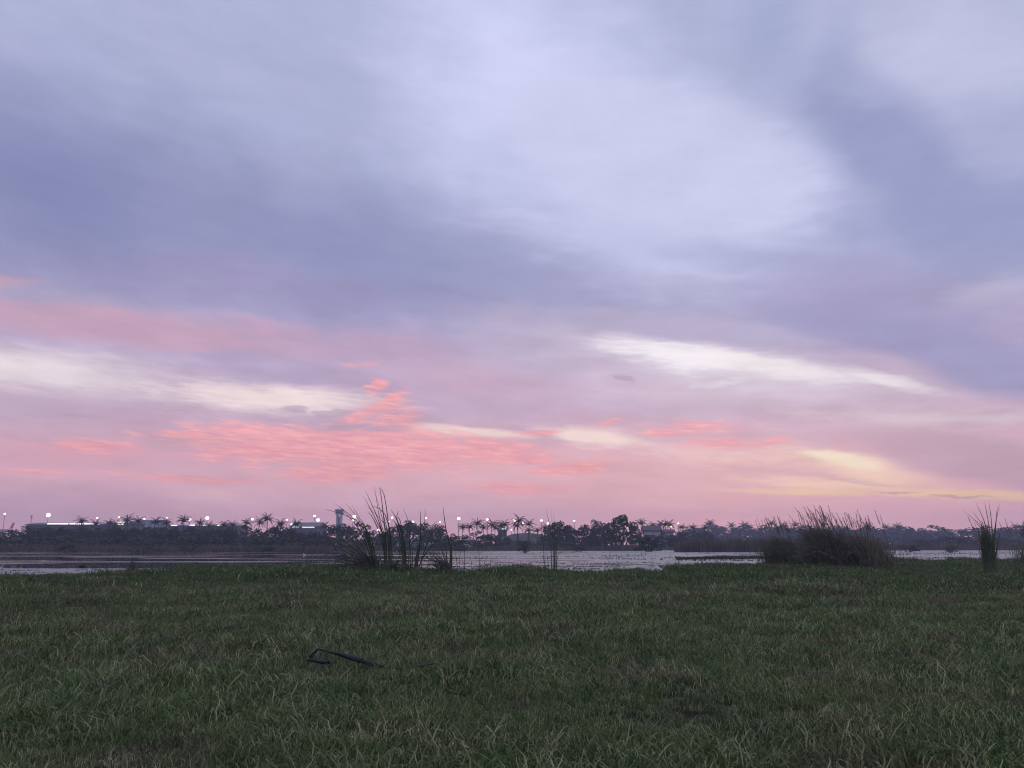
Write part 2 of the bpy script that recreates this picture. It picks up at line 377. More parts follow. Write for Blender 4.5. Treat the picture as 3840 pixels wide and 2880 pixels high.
M_REED_DRY = material('dry_reed_leaf', (0.12, 0.105, 0.080), (0.22, 0.19, 0.145), 1.5, 0.7, 0.2, translucent=0.2, rand=0.25)
M_LEAF = material('tree_leaves', (0.032, 0.048, 0.024), (0.072, 0.092, 0.046), 0.45, 0.6, 0.2, translucent=0.2, rand=0.35)
M_PALM = material('palm_fronds', (0.030, 0.036, 0.020), (0.055, 0.055, 0.032), 0.6, 0.55, 0.25, translucent=0.15, rand=0.25)
M_BARK = material('bark', (0.045, 0.038, 0.032), (0.085, 0.075, 0.065), 2.0, 0.9, 0.1, rand=0.2, bump=0.3)
M_MARSH = material('marsh_plants', (0.040, 0.052, 0.026), (0.085, 0.085, 0.045), 0.35, 0.7, 0.2, translucent=0.2)
M_REEDBED = material('far_reeds', (0.080, 0.076, 0.052), (0.19, 0.16, 0.11), 0.4, 0.7, 0.15, translucent=0.2, stretch=(1, 1, 0.2))

# ------------------------------------------------------------------ ground: meadow, lagoon basin, far shore in one sheet
LEVEL = -0.35
near_px = [(-1400, 2200), (-600, 2180), (0, 2161), (300, 2155), (540, 2146), (640, 2143), (780, 2128), (1000, 2125), (1180, 2134), (1300, 2140), (1700, 2146), (1850, 2145),
           (1880, 2138), (1990, 2138), (2060, 2146), (2500, 2146), (2540, 2132), (2700, 2124), (2880, 2118), (3330, 2104), (3840, 2099), (4600, 2099), (5600, 2110)]
far_px = [(-1400, 2068), (0, 2067), (500, 2065), (1200, 2060), (1700, 2056), (2100, 2056), (2400, 2063), (2700, 2068), (3000, 2066), (3400, 2062), (3840, 2062), (5600, 2066)]
def shore(tab, z):
    a, r = [], []
    for x, y in tab:
        p = on_level(x, y, z); a.append(math.degrees(math.atan2(p.x, p.y))); r.append(math.hypot(p.x, p.y))
    return np.array(a), np.array(r)
NA, NR = shore(near_px, 0.0); FA, FR = shore(far_px, LEVEL)
def vnoise(x, y, seed):
    """smooth value noise, arrays in, arrays out"""
    x = np.asarray(x, float); y = np.asarray(y, float)
    xi, yi = np.floor(x).astype(np.int64), np.floor(y).astype(np.int64); fx, fy = x - xi, y - yi
    fx, fy = fx * fx * (3 - 2 * fx), fy * fy * (3 - 2 * fy)
    def h(i, j):
        n = (i * 374761393 + j * 668265263 + seed * 974711) & 0xFFFFFFFF
        n = ((n ^ (n >> 13)) * 1274126177) & 0xFFFFFFFF
        return ((n ^ (n >> 16)) & 0xFFFF) / 65535.0
    a, b, c, d = h(xi, yi), h(xi + 1, yi), h(xi, yi + 1), h(xi + 1, yi + 1)
    return (a * (1 - fx) + b * fx) * (1 - fy) + (c * (1 - fx) + d * fx) * fy
def sstep(a, b, x):
    t = np.clip((x - a) / (b - a), 0, 1); return t * t * (3 - 2 * t)
def shore_near(az):
    d = np.interp(az, NA, NR); w = sstep(62, 100, np.abs(az)); return d * (1 - w) + 1600 * w
def meadow(x, y):
    r = np.hypot(x, y); amp = 0.35 + 0.65 * sstep(9, 30, r)
    return amp * (0.20 * (vnoise(x / 4.2, y / 4.2, 3) - 0.5) + 0.16 * (vnoise(x / 1.6, y / 1.6, 5) - 0.5) + 0.05 * (vnoise(x / 0.7, y / 0.7, 8) - 0.5))
def height(x, y):
    x = np.asarray(x, float); y = np.asarray(y, float)
    r = np.hypot(x, y); az = np.degrees(np.arctan2(x, y))
    jit = (vnoise(x / 2.1, y / 2.1, 21) - 0.5) * 3.0 + (vnoise(x / 0.8, y / 0.8, 22) - 0.5) * 1.2
    d = shore_near(az) + jit
    near = meadow(x, y) * (1 - 0.5 * sstep(-2, 0, r - d))
    basin = -1.3
    fj = (vnoise(x / 14, y / 14, 31) - 0.5) * 26
    rise = sstep(-4, 8, r - np.interp(az, FA, FR) - fj)
    far = basin * (1 - rise) + (0.25 + 0.5 * (vnoise(x / 40, y / 40, 41) - 0.5)) * rise
    t = sstep(0.0, 2.2, r - d)
    return near * (1 - t) + far * t
azs = np.concatenate([np.linspace(-180, -66, 40)[:-1], np.linspace(-66, -44, 60)[:-1], np.linspace(-44, 44, 380)[:-1], np.linspace(44, 66, 60)[:-1], np.linspace(66, 180, 40)[:-1]])
rs = np.concatenate([np.linspace(0.6, 30, 100)[:-1], np.linspace(30, 76, 150)[:-1], np.geomspace(76, 1130, 110)])
AA, RR = np.meshgrid(np.radians(azs), rs)
GX, GY = RR * np.sin(AA), RR * np.cos(AA); GZ = height(GX, GY)
nr, na = len(rs), len(azs)
idx = np.arange(nr * na).reshape(nr, na); nxt = np.roll(idx, -1, axis=1)
quads = np.stack([idx[:-1], nxt[:-1], nxt[1:], idx[1:]], axis=-1).reshape(-1, 4)
gv = np.stack([GX, GY, GZ], axis=-1).reshape(-1, 3)
gv = np.vstack([gv, [[0, 0, float(meadow(np.array(0.0), np.array(0.0)))]]])
loops = np.concatenate([quads.ravel(), np.stack([np.full(na, nr * na), nxt[0], idx[0]], axis=-1).ravel()])
sizes = np.concatenate([np.full(len(quads), 4), np.full(na, 3)])
put(bpy.data.objects.new('ground', mesh_of('ground', gv, (loops, sizes), M_SOIL, smooth=True)), kind='structure')

# ------------------------------------------------------------------ lagoon water: calm lanes mirror the trees, ruffled lanes catch the sky
def water_material():
    m = bpy.data.materials.new('lagoon_water'); m.use_nodes = True; nt = m.node_tree; nt.nodes.clear(); N, L = nt.nodes.new, nt.links.new
    def mth(op, a, b, clamp=False):
        n = N('ShaderNodeMath'); n.operation = op; n.use_clamp = clamp
        for i, v in enumerate((a, b)):
            if isinstance(v, (int, float)): n.inputs[i].default_value = v
            else: L(v, n.inputs[i])
        return n.outputs[0]
    def mp(v, a, b, c=0.0, d=1.0):
        n = N('ShaderNodeMapRange'); n.interpolation_type = 'SMOOTHSTEP'; L(v, n.inputs[0])
        for i, x in zip((1, 2, 3, 4), (a, b, c, d)): n.inputs[i].default_value = x
        return n.outputs[0]
    geo = N('ShaderNodeNewGeometry'); sp = N('ShaderNodeSeparateXYZ'); L(geo.outputs['Position'], sp.inputs[0]); X, Y = sp.outputs[0], sp.outputs[1]
    def noise(sc, scale, det=3.0):
        v = N('ShaderNodeVectorMath'); v.operation = 'MULTIPLY'; v.inputs[1].default_value = sc; L(geo.outputs['Position'], v.inputs[0])
        n = N('ShaderNodeTexNoise'); n.inputs['Scale'].default_value = scale; n.inputs['Detail'].default_value = det; L(v.outputs[0], n.inputs['Vector']); return n.outputs[0]
    lanes = noise((0.14, 1.0, 1.0), 0.16, 5.0)
    fine = noise((0.25, 1.0, 1.0), 0.9, 3.0)
    # wind reaches the open near and middle water, the left arm lies sheltered
    side = mp(X, -26.0, 4.0)
    nearw = mp(Y, 66.0, 54.0)
    bias = mth('ADD', mth('MULTIPLY', side, 0.20), mth('MULTIPLY', nearw, 0.30))
    v = mth('ADD', mth('ADD', lanes, bias), mth('MULTIPLY', fine, 0.25))
    ruf = mp(v, 0.68, 0.80)
    rough = mth('ADD', mth('MULTIPLY', ruf, 0.47), 0.03)
    p = N('ShaderNodeBsdfPrincipled'); wc = N('ShaderNodeMix'); wc.data_type = 'RGBA'; L(ruf, wc.inputs[0]); wc.inputs[6].default_value = (0.018, 0.022, 0.022, 1); wc.inputs[7].default_value = (0.19, 0.205, 0.20, 1); L(wc.outputs[2], p.inputs['Base Color'])
    L(mth('ADD', mth('MULTIPLY', ruf, 0.9), 1.33), p.inputs['IOR']); L(rough, p.inputs['Roughness'])
    hgt = mth('ADD', noise((0.5, 1.0, 1.0), 1.6, 4.0), mth('MULTIPLY', fine, 0.6))
    b = N('ShaderNodeBump'); b.inputs['Distance'].default_value = 0.06; L(mth('ADD', mth('MULTIPLY', ruf, 0.5), 0.006), b.inputs['Strength']); L(hgt, b.inputs['Height']); L(b.outputs[0], p.inputs['Normal'])
    out = N('ShaderNodeOutputMaterial'); L(p.outputs[0], out.inputs[0])
    return m
M_WATER = water_material()
wb = MB(); wb.add([(-900, 20, LEVEL), (900, 20, LEVEL), (900, 420, LEVEL), (-900, 420, LEVEL)], [(0, 1, 2, 3)])
wb.build('water', M_WATER, kind='structure')

# ------------------------------------------------------------------ meadow grass: clumps of curved blades, scattered
def blades(n, rad, hmin, hmax, wid, curl, rng, dry=0.12):
    """arrays of a clump of n curved blades, four cross rows each"""
    a = rng.uniform(0, 2 * np.pi, n); r = rad * np.sqrt(rng.uniform(0, 1, n))
    x0, y0 = r * np.cos(a), r * np.sin(a)
    h = rng.uniform(hmin, hmax, n) * (0.65 + 0.7 * rng.uniform(0, 1, n) ** 2)
    d = rng.uniform(0, 2 * np.pi, n); lean = rng.uniform(0.1, 0.7, n); bend = rng.uniform(0.2, 1.0, n) * curl
    tw = d + rng.uniform(0.6, 2.4, n); w = wid * rng.uniform(0.6, 1.4, n)
    V = np.zeros((n, 7, 3))
    for k, t in enumerate((0.0, 0.38, 0.72, 1.0)):
        th = lean * t + bend * t * t                        # tilt grows along the blade
        dist = h * t * np.sin(np.minimum(th * 0.75, 1.9)); z = h * t * np.cos(np.minimum(th * 0.6, 1.7))
        kink = 0.06 * h * np.sin(7 * t + d * 3)
        cx, cyy = x0 + dist * np.cos(d) + kink * np.cos(tw), y0 + dist * np.sin(d) + kink * np.sin(tw)
        ww = w * (0.5, 0.5, 0.36, 0.0)[k]
        if k < 3:
            V[:, 2 * k] = np.stack([cx - ww * np.cos(tw), cyy - ww * np.sin(tw), z - (0.03 if k == 0 else 0)], -1)
            V[:, 2 * k + 1] = np.stack([cx + ww * np.cos(tw), cyy + ww * np.sin(tw), z - (0.03 if k == 0 else 0)], -1)
        else:
            V[:, 6] = np.stack([cx, cyy, z], -1)
    base = (np.arange(n) * 7)[:, None]
    L = np.concatenate([base + np.array([0, 1, 3, 2]), base + np.array([2, 3, 5, 4]), base + np.array([4, 5, 6])], axis=1)
    mi = np.repeat((rng.uniform(0, 1, n) < dry).astype(int), 3)
    return V.reshape(-1, 3), (L.ravel(), np.tile([4, 4, 3], n)), mi
GRASS_SRC = bpy.data.collections.new('grass_sources')
kinds = []                                              # (first index, count)
def sources(count, **kw):
    first = len(GRASS_SRC.objects)
    for i in range(count):
        v, f, mi = blades(rng=RNG, **kw)
        GRASS_SRC.objects.link(bpy.data.objects.new('grass_clump_%02d' % len(GRASS_SRC.objects), mesh_of('grass_clump', v, f, [M_GRASS, M_STRAW], mi)))
    kinds.append((first, count))
sources(9, n=62, rad=0.20, hmin=0.06, hmax=0.15, wid=0.0068, curl=1.9, dry=0.28)       # 0 near, low and matted
sources(5, n=9, rad=0.22, hmin=0.11, hmax=0.20, wid=0.0062, curl=1.5, dry=0.6)         # 1 near, longer pale stems
sources(6, n=62, rad=0.32, hmin=0.08, hmax=0.17, wid=0.0105, curl=1.7, dry=0.24)        # 2 middle
sources(5, n=66, rad=0.55, hmin=0.09, hmax=0.20, wid=0.019, curl=1.4, dry=0.12)        # 3 far
sources(4, n=34, rad=0.28, hmin=0.30, hmax=0.55, wid=0.022, curl=0.9, dry=0.12)        # 4 tufts on the bank
def scatter(r0, r1, dens, kind, smin, smax, half=46):
    area = 0.5 * (r1 * r1 - r0 * r0) * math.radians(2 * half); n = int(area * dens)
    r = np.sqrt(RNG.uniform(r0 * r0, r1 * r1, n)); a = np.radians(RNG.uniform(-half, half, n))
    x, y = r * np.sin(a), r * np.cos(a)
    edge = shore_near(np.degrees(a)) + (vnoise(x / 2.1, y / 2.1, 21) - 0.5) * 3.0 + (vnoise(x / 0.8, y / 0.8, 22) - 0.5) * 1.2
    keep = r < edge + 0.7; x, y, r = x[keep], y[keep], r[keep]
    patch = vnoise(x / 2.6, y / 1.9, 61) * 0.6 + vnoise(x / 0.9, y / 0.9, 62) * 0.4
    hum = vnoise(x / 3.4, y / 2.2, 63) * sstep(14, 24, r)
    s = RNG.uniform(smin, smax, len(x)) * (0.28 + 1.3 * patch) * (1 + .45 * sstep(.55, .85, hum) - .35 * sstep(14, 24, r) * sstep(.5, .25, vnoise(x / 3.4, y / 2.2, 63)))
    tool = np.hypot((x + 2.1) / 1.15, (y - 9.75) / 0.75); s = np.where(tool < 1, s * 0.72, s)   # trodden where the rod lies
    f, c = kinds[kind]
    return np.stack([x, y, height(x, y)], -1), s, f + RNG.integers(0, c, len(x))
parts = [scatter(3.2, 13, 58, 0, 0.8, 1.25), scatter(3.2, 15, 16, 1, 0.7, 1.3), scatter(12, 30, 26, 2, 0.8, 1.3), scatter(14, 34, 3.5, 1, 1.0, 1.7),
         scatter(28, 76, 9, 3, 0.75, 1.3)]
# the bank: longer tufts along the water
a = np.radians(RNG.uniform(-46, 46, 2600)); e = shore_near(np.degrees(a)) - np.abs(RNG.normal(0, 2.2, len(a))) + 0.8
bx, by = e * np.sin(a), e * np.cos(a); keepb = (vnoise(bx / 3, by / 3, 71) > 0.52)
bx, by = bx[keepb], by[keepb]
parts.append((np.stack([bx, by, height(bx, by)], -1), RNG.uniform(0.3, 0.85, len(bx)) * (0.4 + vnoise(bx / 5, by / 5, 71)), kinds[4][0] + RNG.integers(0, kinds[4][1], len(bx))))
pos = np.vstack([p[0] for p in parts]); scl = np.concatenate([p[1] for p in parts]); ids = np.concatenate([p[2] for p in parts])
gm = bpy.data.meshes.new('grass'); gm.vertices.add(len(pos)); gm.vertices.foreach_set('co', pos.astype(np.float32).ravel())
gm.attributes.new('scl', 'FLOAT', 'POINT').data.foreach_set('value', scl.astype(np.float32))
gm.attributes.new('pick', 'INT', 'POINT').data.foreach_set('value', ids.astype(np.int32))
rot = np.stack([RNG.normal(0, 0.12, len(pos)), RNG.normal(0, 0.12, len(pos)), RNG.uniform(0, 6.283, len(pos))], -1)
gm.attributes.new('turn', 'FLOAT_VECTOR', 'POINT').data.foreach_set('vector', rot.astype(np.float32).ravel())
for m_ in (M_GRASS, M_STRAW): gm.materials.append(m_)
grass = put(bpy.data.objects.new('grass', gm), kind='stuff', label='short dark green meadow grass with pale dry blades', cat='grass')
ng = bpy.data.node_groups.new('scatter_grass', 'GeometryNodeTree')
ng.interface.new_socket('Geometry', in_out='INPUT', socket_type='NodeSocketGeometry'); ng.interface.new_socket('Geometry', in_out='OUTPUT', socket_type='NodeSocketGeometry')
gi, go = ng.nodes.new('NodeGroupInput'), ng.nodes.new('NodeGroupOutput')
ci = ng.nodes.new('GeometryNodeCollectionInfo'); ci.inputs[0].default_value = GRASS_SRC; ci.inputs['Separate Children'].default_value = True; ci.inputs['Reset Children'].default_value = True
ip = ng.nodes.new('GeometryNodeInstanceOnPoints'); ip.inputs['Pick Instance'].default_value = True
def attr(name, typ):
    n = ng.nodes.new('GeometryNodeInputNamedAttribute'); n.data_type = typ; n.inputs[0].default_value = name; return n.outputs[0]
ng.links.new(gi.outputs[0], ip.inputs['Points']); ng.links.new(ci.outputs[0], ip.inputs['Instance'])
ng.links.new(attr('pick', 'INT'), ip.inputs['Instance Index']); ng.links.new(attr('scl', 'FLOAT'), ip.inputs['Scale'])
ng.links.new(attr('turn', 'FLOAT_VECTOR'), ip.inputs['Rotation'])
ng.links.new(ip.outputs[0], go.inputs[0])
md = grass.modifiers.new('scatter', 'NODES'); md.node_group = ng
print('grass clumps', len(pos))

# ------------------------------------------------------------------ the far shore
ORD = ['first', 'second', 'third', 'fourth', 'fifth', 'sixth', 'seventh', 'eighth', 'ninth', 'tenth', 'eleventh', 'twelfth', 'thirteenth', 'fourteenth',
       'fifteenth', 'sixteenth', 'seventeenth', 'eighteenth', 'nineteenth', 'twentieth', 'twenty-first', 'twenty-second', 'twenty-third', 'twenty-fourth']
def floor_z(p): return float(height(np.array([p.x]), np.array([p.y]))[0])
def stand(px, depth):
    p = at(px, 2040, depth); p.z = max(floor_z(p), LEVEL - 0.3); return p
def leaf_cloud(lobes, n, size, rng, name, mats, flat=0.8):
    """a crown: n small leaf clumps spread over and through the lobes"""
    lobes = np.array(lobes, float); w = lobes[:, 3] ** 2; pick = rng.choice(len(lobes), n, p=w / w.sum())
    d = rng.normal(0, 1, (n, 3)); d /= np.linalg.norm(d, axis=1)[:, None]
    r = lobes[pick, 3] * rng.uniform(0.35, 1.08, n) ** 0.6
    c = lobes[pick, :3] + d * r[:, None] * np.array([1, 1, flat])
    u = rng.normal(0, 1, (n, 3)); u /= np.linalg.norm(u, axis=1)[:, None]
    t = rng.normal(0, 1, (n, 3)); v = np.cross(u, t); v /= np.linalg.norm(v, axis=1)[:, None]
    s = (size * rng.uniform(0.5, 1.4, n))[:, None]
    V = np.stack([c - u * s, c + v * s * 0.55 + u * s * 0.1, c + u * s, c - v * s * 0.5], axis=1)
    L = np.arange(n * 4); return mesh_of(name, V.reshape(-1, 3), (L, np.full(n, 4)), mats)
def broad_tree(rng, open_=False):
    """unit tree: height 1, spread about 1; trunk with limbs, crown"""
    t = MB(); t.tube([(0, 0, -0.05), (0.01, 0, 0.14), (rng.uniform(-.03, .03), 0.01, 0.34)], [0.034, 0.027, 0.02], 6)
    lobes = []; k = rng.integers(9, 13)
    for i in range(k):
        a = 6.283 * i / k + rng.uniform(-.4, .4); r = rng.uniform(0.12, 0.40); z = rng.uniform(0.36, 0.84) - 0.25 * r
        p = (r * math.cos(a), r * math.sin(a), z); rad = rng.uniform(0.09, 0.17) * (0.72 if open_ else 1)
        lobes.append((*p, rad)); t.tube([(0, 0, rng.uniform(.14, .3)), (p[0] * .5, p[1] * .5, z * .68), p], [0.016, 0.011, 0.004], 4)
    lobes += [(rng.uniform(-.1, .1), rng.uniform(-.1, .1), rng.uniform(.8, .9), .11), (0, 0, .62, .12 if open_ else .24)]
    for i in range(3 if open_ else 9):
        a = rng.uniform(0, 6.283); lobes.append((0.38 * math.cos(a), 0.38 * math.sin(a), rng.uniform(.08, .34), .15))
    return t.mesh('trunk', M_BARK), leaf_cloud(lobes, 800 if open_ else 1900, 0.036, rng, 'crown', M_LEAF)
def bush(rng):
    """unit bush on several stems: height 1, spread about 1"""
    t = MB(); lobes = []
    for i in range(7):
        a = rng.uniform(0, 6.283); r = rng.uniform(.12, .42); z = rng.uniform(.5, .85) - r * .3
        t.tube([(r * .2 * math.cos(a), r * .2 * math.sin(a), -.1), (r * .75 * math.cos(a), r * .75 * math.sin(a), z * .5), (r * math.cos(a), r * math.sin(a), z)], [.025, .018, .006], 4)
        lobes.append((r * math.cos(a), r * math.sin(a), z, rng.uniform(.13, .22)))
    for i in range(5):
        a = rng.uniform(0, 6.283); lobes.append((.38 * math.cos(a), .38 * math.sin(a), rng.uniform(.15, .35), .15))
    return t.mesh('stems', M_BARK), leaf_cloud(lobes, 520, .055, rng, 'crown', M_LEAF)
TREES = [broad_tree(np.random.default_rng(100 + i), i >= 6) for i in range(8)]
BUSHES = [bush(np.random.default_rng(140 + i)) for i in range(4)]
def plant(name, pair, loc, sx, sz, label, cat, group, rz, stem='trunk', parent_scale_y=None):
    e = empty(name, loc, label, cat, group, rz); e.scale = (sx, parent_scale_y or sx, sz)
    for nm, me in ((stem, pair[0]), ('crown', pair[1])): put(bpy.data.objects.new(nm, me), e)
    return e

# broadleaf trees: (column, row of the crown's top, spread in photograph pixels), each stretch at its own distance
def stretch(rows, depth, spread, name, cat, group, label, seed, pool=TREES, stem='trunk', base=None):
    rng = np.random.default_rng(seed); rows = sorted(rows)
    for i, (x, y, w) in enumerate(rows):
        d = depth + rng.uniform(-spread, spread); p = stand(x, d); top = at(x, y, d).z
        plant(name, pool[rng.integers(0, len(pool))], p, w * 1.25 * d / F_PX, max(top - p.z, 0.5) * 1.04, label % ORD[i], cat, group, rng.uniform(0, 6.283), stem)
G1 = 'trees of the far left shore'
stretch([(-30, 1980, 90), (30, 1985, 90), (95, 1968, 90), (150, 1972, 80), (178, 1972, 80), (212, 1973, 90), (262, 1975, 90), (318, 1975, 100), (375, 1974, 90), (432, 1974, 90), (490, 1973, 90), (548, 1973, 90), (600, 1972, 90)],
        235, 14, 'shore_tree', 'tree', G1, 'dark leafy tree in the far-shore belt, %s from the left end', 201)
stretch([(185 + 46 * i, 1975 + 2 * math.sin(i * 2.2), 85) for i in range(11)], 262, 6, 'shore_tree', 'tree', G1, 'dark tree half hidden behind the left belt below the lit halls, %s from left', 214)
stretch([(652, 1972, 80), (705, 1966, 80), (752, 1973, 90), (805, 1975, 90), (858, 1973, 90), (908, 1970, 80), (962, 1974, 90), (1010, 1970, 90), (1052, 1958, 90), (1090, 1970, 80), (1135, 1990, 80), (1190, 1988, 80)],
        235, 14, 'shore_tree', 'tree', G1, 'dark leafy tree below the palms left of the control tower, %s from the left', 202)
stretch([(1235, 1968, 80), (1290, 1957, 110), (1345, 1960, 110), (1392, 1985, 80), (1440, 1990, 80), (1485, 1962, 90), (1535, 1944, 120), (1585, 1966, 80), (1625, 1960, 90), (1662, 1985, 70), (1700, 1995, 70)],
        250, 14, 'shore_tree', 'tree', G1, 'dark leafy tree on the far shore behind the tall left reeds, %s from the left', 203)
stretch([(1745, 2000, 90), (1800, 1992, 100), (1850, 1998, 90), (1900, 2012, 70)], 262, 8, 'shore_tree', 'tree', 'low trees under the central palms',
        'low dark tree under the central palm group, %s from the left', 204)
stretch([(2068, 1956, 80), (2098, 1946, 90), (2140, 1962, 90), (2188, 1960, 90), (2234, 1944, 80), (2275, 1958, 110), (2395, 1985, 80)], 285, 12, 'shore_tree', 'tree', 'trees round the big water tree',
        'dark round-crowned tree in the dense central wood, %s from the left', 205)
stretch([(2440, 2000, 90), (2500, 1998, 80), (2550, 1992, 90), (2600, 1990, 80), (2650, 1986, 80)], 330, 20, 'shore_tree', 'tree', 'trees beyond the small house',
        'dim tree beside the pale house across the water, %s from the left', 206)
G2 = 'hazy trees on the right'
stretch([(2590 + 43 * i, 1972 + 7 * math.sin(i * 2.3) - (4 if i in (2, 7, 8) else 0), 135) for i in range(20)], 640, 30, 'hazy_tree', 'tree', G2,
        'blue hazy tree in the distant wood behind the right reeds, %s from the left', 207)
stretch([(3395 + 42 * i, 1976 + 6 * math.sin(i * 1.7) - (5 if i > 8 else 0), 135) for i in range(13)], 540, 18, 'hazy_tree', 'tree', G2,
        'dusky blue tree of the wood at the far right, %s from the left', 208)
# lower bushes before the belts
stretch([(20 + 78 * i, 2006 + 6 * math.sin(i * 1.9), 120) for i in range(16)], 212, 6, 'shore_bush', 'bush', 'bushes before the left tree belt', 'round dark bush before the left tree belt, %s from the left', 209, BUSHES, 'stem')
stretch([(1260 + 72 * i, 2012 + 8 * math.sin(i * 2.1), 100) for i in range(8)], 225, 8, 'shore_bush', 'bush', 'bushes behind the left reeds', 'low bush on the far bank behind the tall left reeds, %s from the left', 210, BUSHES, 'stem')
stretch([(1850, 2030, 90), (1925, 2034, 90), (2010, 2024, 90), (2075, 2022, 100), (2150, 2030, 110)], 240, 6, 'shore_bush', 'bush', 'bushes below the embankment', 'low bush on the bank below the grey embankment, %s from the left', 211, BUSHES, 'stem')
stretch([(2400, 1998, 70), (2450, 1997, 80), (2500, 1996, 80), (2548, 2000, 80)], 290, 5, 'shore_bush', 'bush', 'bushes before the house', 'bush in front of the pale house across the water, %s from the left', 213, BUSHES, 'stem')
stretch([(3420 + 70 * i, 2016 + 8 * math.sin(i * 2.6), 110) for i in range(7)], 330, 10, 'hazy_bush', 'bush', 'bushes at the foot of the right wood', 'hazy bush at the foot of the far right wood, %s from the left', 212, BUSHES, 'stem')

# coconut palms
def palm(rng, lean):
    """unit palm: height 1"""
    t = MB(); top = (lean, 0, .80)
    t.tube([(0, 0, -.03), (lean * .2, 0, .25), (lean * .55, 0, .55), top], [.019, .014, .012, .011], 6)
    c = MB(); n = 15
    for i in range(n):
        a = 2.4 * i + rng.uniform(-.3, .3); up = 1.35 - 1.8 * (i / n) + rng.uniform(-.15, .15); ln = rng.uniform(.22, .29)
        p = Vector(top); pts = [p.copy()]; el = up
        for k in range(5):
            p = p + Vector((math.cos(a) * math.cos(el), math.sin(a) * math.cos(el), math.sin(el))) * ln / 5; pts.append(p.copy()); el -= .26
        side = Vector((-math.sin(a), math.cos(a), 0))
        c.ribbon(pts, [.012, .02, .02, .018, .014, .004], side)
        for k in range(1, 6):                                   # leaflets hang from the midrib
            for s in (-1, 1):
                for q in (0, .5):
                    b = pts[k - 1].lerp(pts[k], q); l = .09 * (1 - .12 * k)
                    e = b + side * s * l * .75 + Vector((math.cos(a) * l * .5, math.sin(a) * l * .5, -l * .55))
                    w = Vector((math.cos(a), math.sin(a), 0)) * .0105
                    c.add([b - w, b + w, e], [(0, 1, 2)])
    for k in range(4):
        a = k * 1.6; c.tube([(top[0] + .015 * math.cos(a), .015 * math.sin(a), .78), (top[0] + .03 * math.cos(a), .03 * math.sin(a), .76)], [.013, .010], 5)
    return t.mesh('trunk', M_BARK), c.mesh('crown', M_PALM)
PALMS = [palm(np.random.default_rng(300 + i), l) for i, l in enumerate((0.0, .05, -.06, .1, -.03))]
def palms(rows, depth, spread, label, group, seed):
    rng = np.random.default_rng(seed); rows = sorted(rows)
    for i, (x, y) in enumerate(rows):
        d = depth + rng.uniform(-spread, spread); p = stand(x, d); h = at(x, y, d).z - p.z
        plant('coconut_palm', PALMS[rng.integers(0, 5)], p, max(h, 9.5) * rng.uniform(.95, 1.1), h, label % ORD[i], 'palm tree', group, rng.uniform(0, 6.283))
palms([(297, 1932), (355, 1942), (404, 1940), (425, 1946), (478, 1924), (508, 1930), (567, 1933), (617, 1938), (683, 1926), (744, 1938), (783, 1950), (823, 1947), (870, 1946), (922, 1938), (962, 1936), (1000, 1919), (1052, 1940), (1103, 1940), (1206, 1953)], 275, 12,
      'coconut palm on the skyline left of the control tower, %s from the left edge', 'palms above the left belt', 402)
palms([(1733, 1957), (1763, 1954), (1788, 1939), (1812, 1958), (1838, 1943), (1856, 1958), (1874, 1951), (1895, 1943)], 285, 12, 'coconut palm of the close central group right of the tall reeds, %s from the left', 'central palms', 403)
palms([(1938, 1926), (1946, 1948), (1984, 1942), (1979, 1970), (2013, 1972), (2042, 1958)], 285, 10, 'slender coconut palm standing before the grey embankment, %s from the left', 'central palms', 404)
palms([(2406, 1940), (2447, 1951), (2479, 1947), (2498, 1946), (2521, 1947), (2563, 1960), (2602, 1959), (2637, 1963)], 345, 14, 'coconut palm near the pale house across the water, %s from the left', 'palms behind the house', 405)
palms([(2679, 1942), (2746, 1953), (2793, 1949), (2826, 1960), (2893, 1943), (2943, 1955), (2984, 1950), (3100, 1950), (3255, 1954), (3333, 1960), (3371, 1955)], 620, 20,
      'blurred coconut palm top above the distant hazy wood, %s from the left', 'palms of the hazy wood', 406)

# the big tree on stilted trunks in the water, and smaller ones
bt = empty('water_tree', stand(2330, 232), 'big dark tree with leaning trunks standing at the water edge right of centre', 'tree')
S = 232 / F_PX; tr = MB()
for a, b, r in (((-42, 0), (-16, 62), .42), ((-34, 0), (14, 80), .34), ((-16, 0), (30, 70), .28), ((20, 0), (26, 50), .3), ((34, 0), (40, 45), .24), ((8, 0), (10, 60), .26), ((-16, 62), (-30, 100), .2), ((14, 80), (10, 122), .2)):
    A = Vector((a[0] * S, random.uniform(-1, 1), a[1] * S - (.6 if a[1] == 0 else 0))); B = Vector((b[0] * S, random.uniform(-1, 1), b[1] * S)); m_ = A.lerp(B, .5) + Vector((-.5, 0, .2))
    tr.tube([A, m_, B], [r, r * .85, r * .6], 7)
put(bpy.data.objects.new('trunk', tr.mesh('trunk', M_BARK)), bt)
lob = [(x * S, random.uniform(-2, 2), z * S, r * S) for x, z, r in ((-50, 62, 24), (-30, 88, 24), (-12, 110, 20), (8, 122, 16), (14, 106, 20), (40, 92, 20), (52, 76, 20), (-60, 40, 20), (-5, 70, 26), (30, 55, 20), (62, 48, 14), (-20, 45, 18))]
put(bpy.data.objects.new('crown', leaf_cloud(lob, 2300, .36, np.random.default_rng(77), 'crown', M_LEAF)), bt)
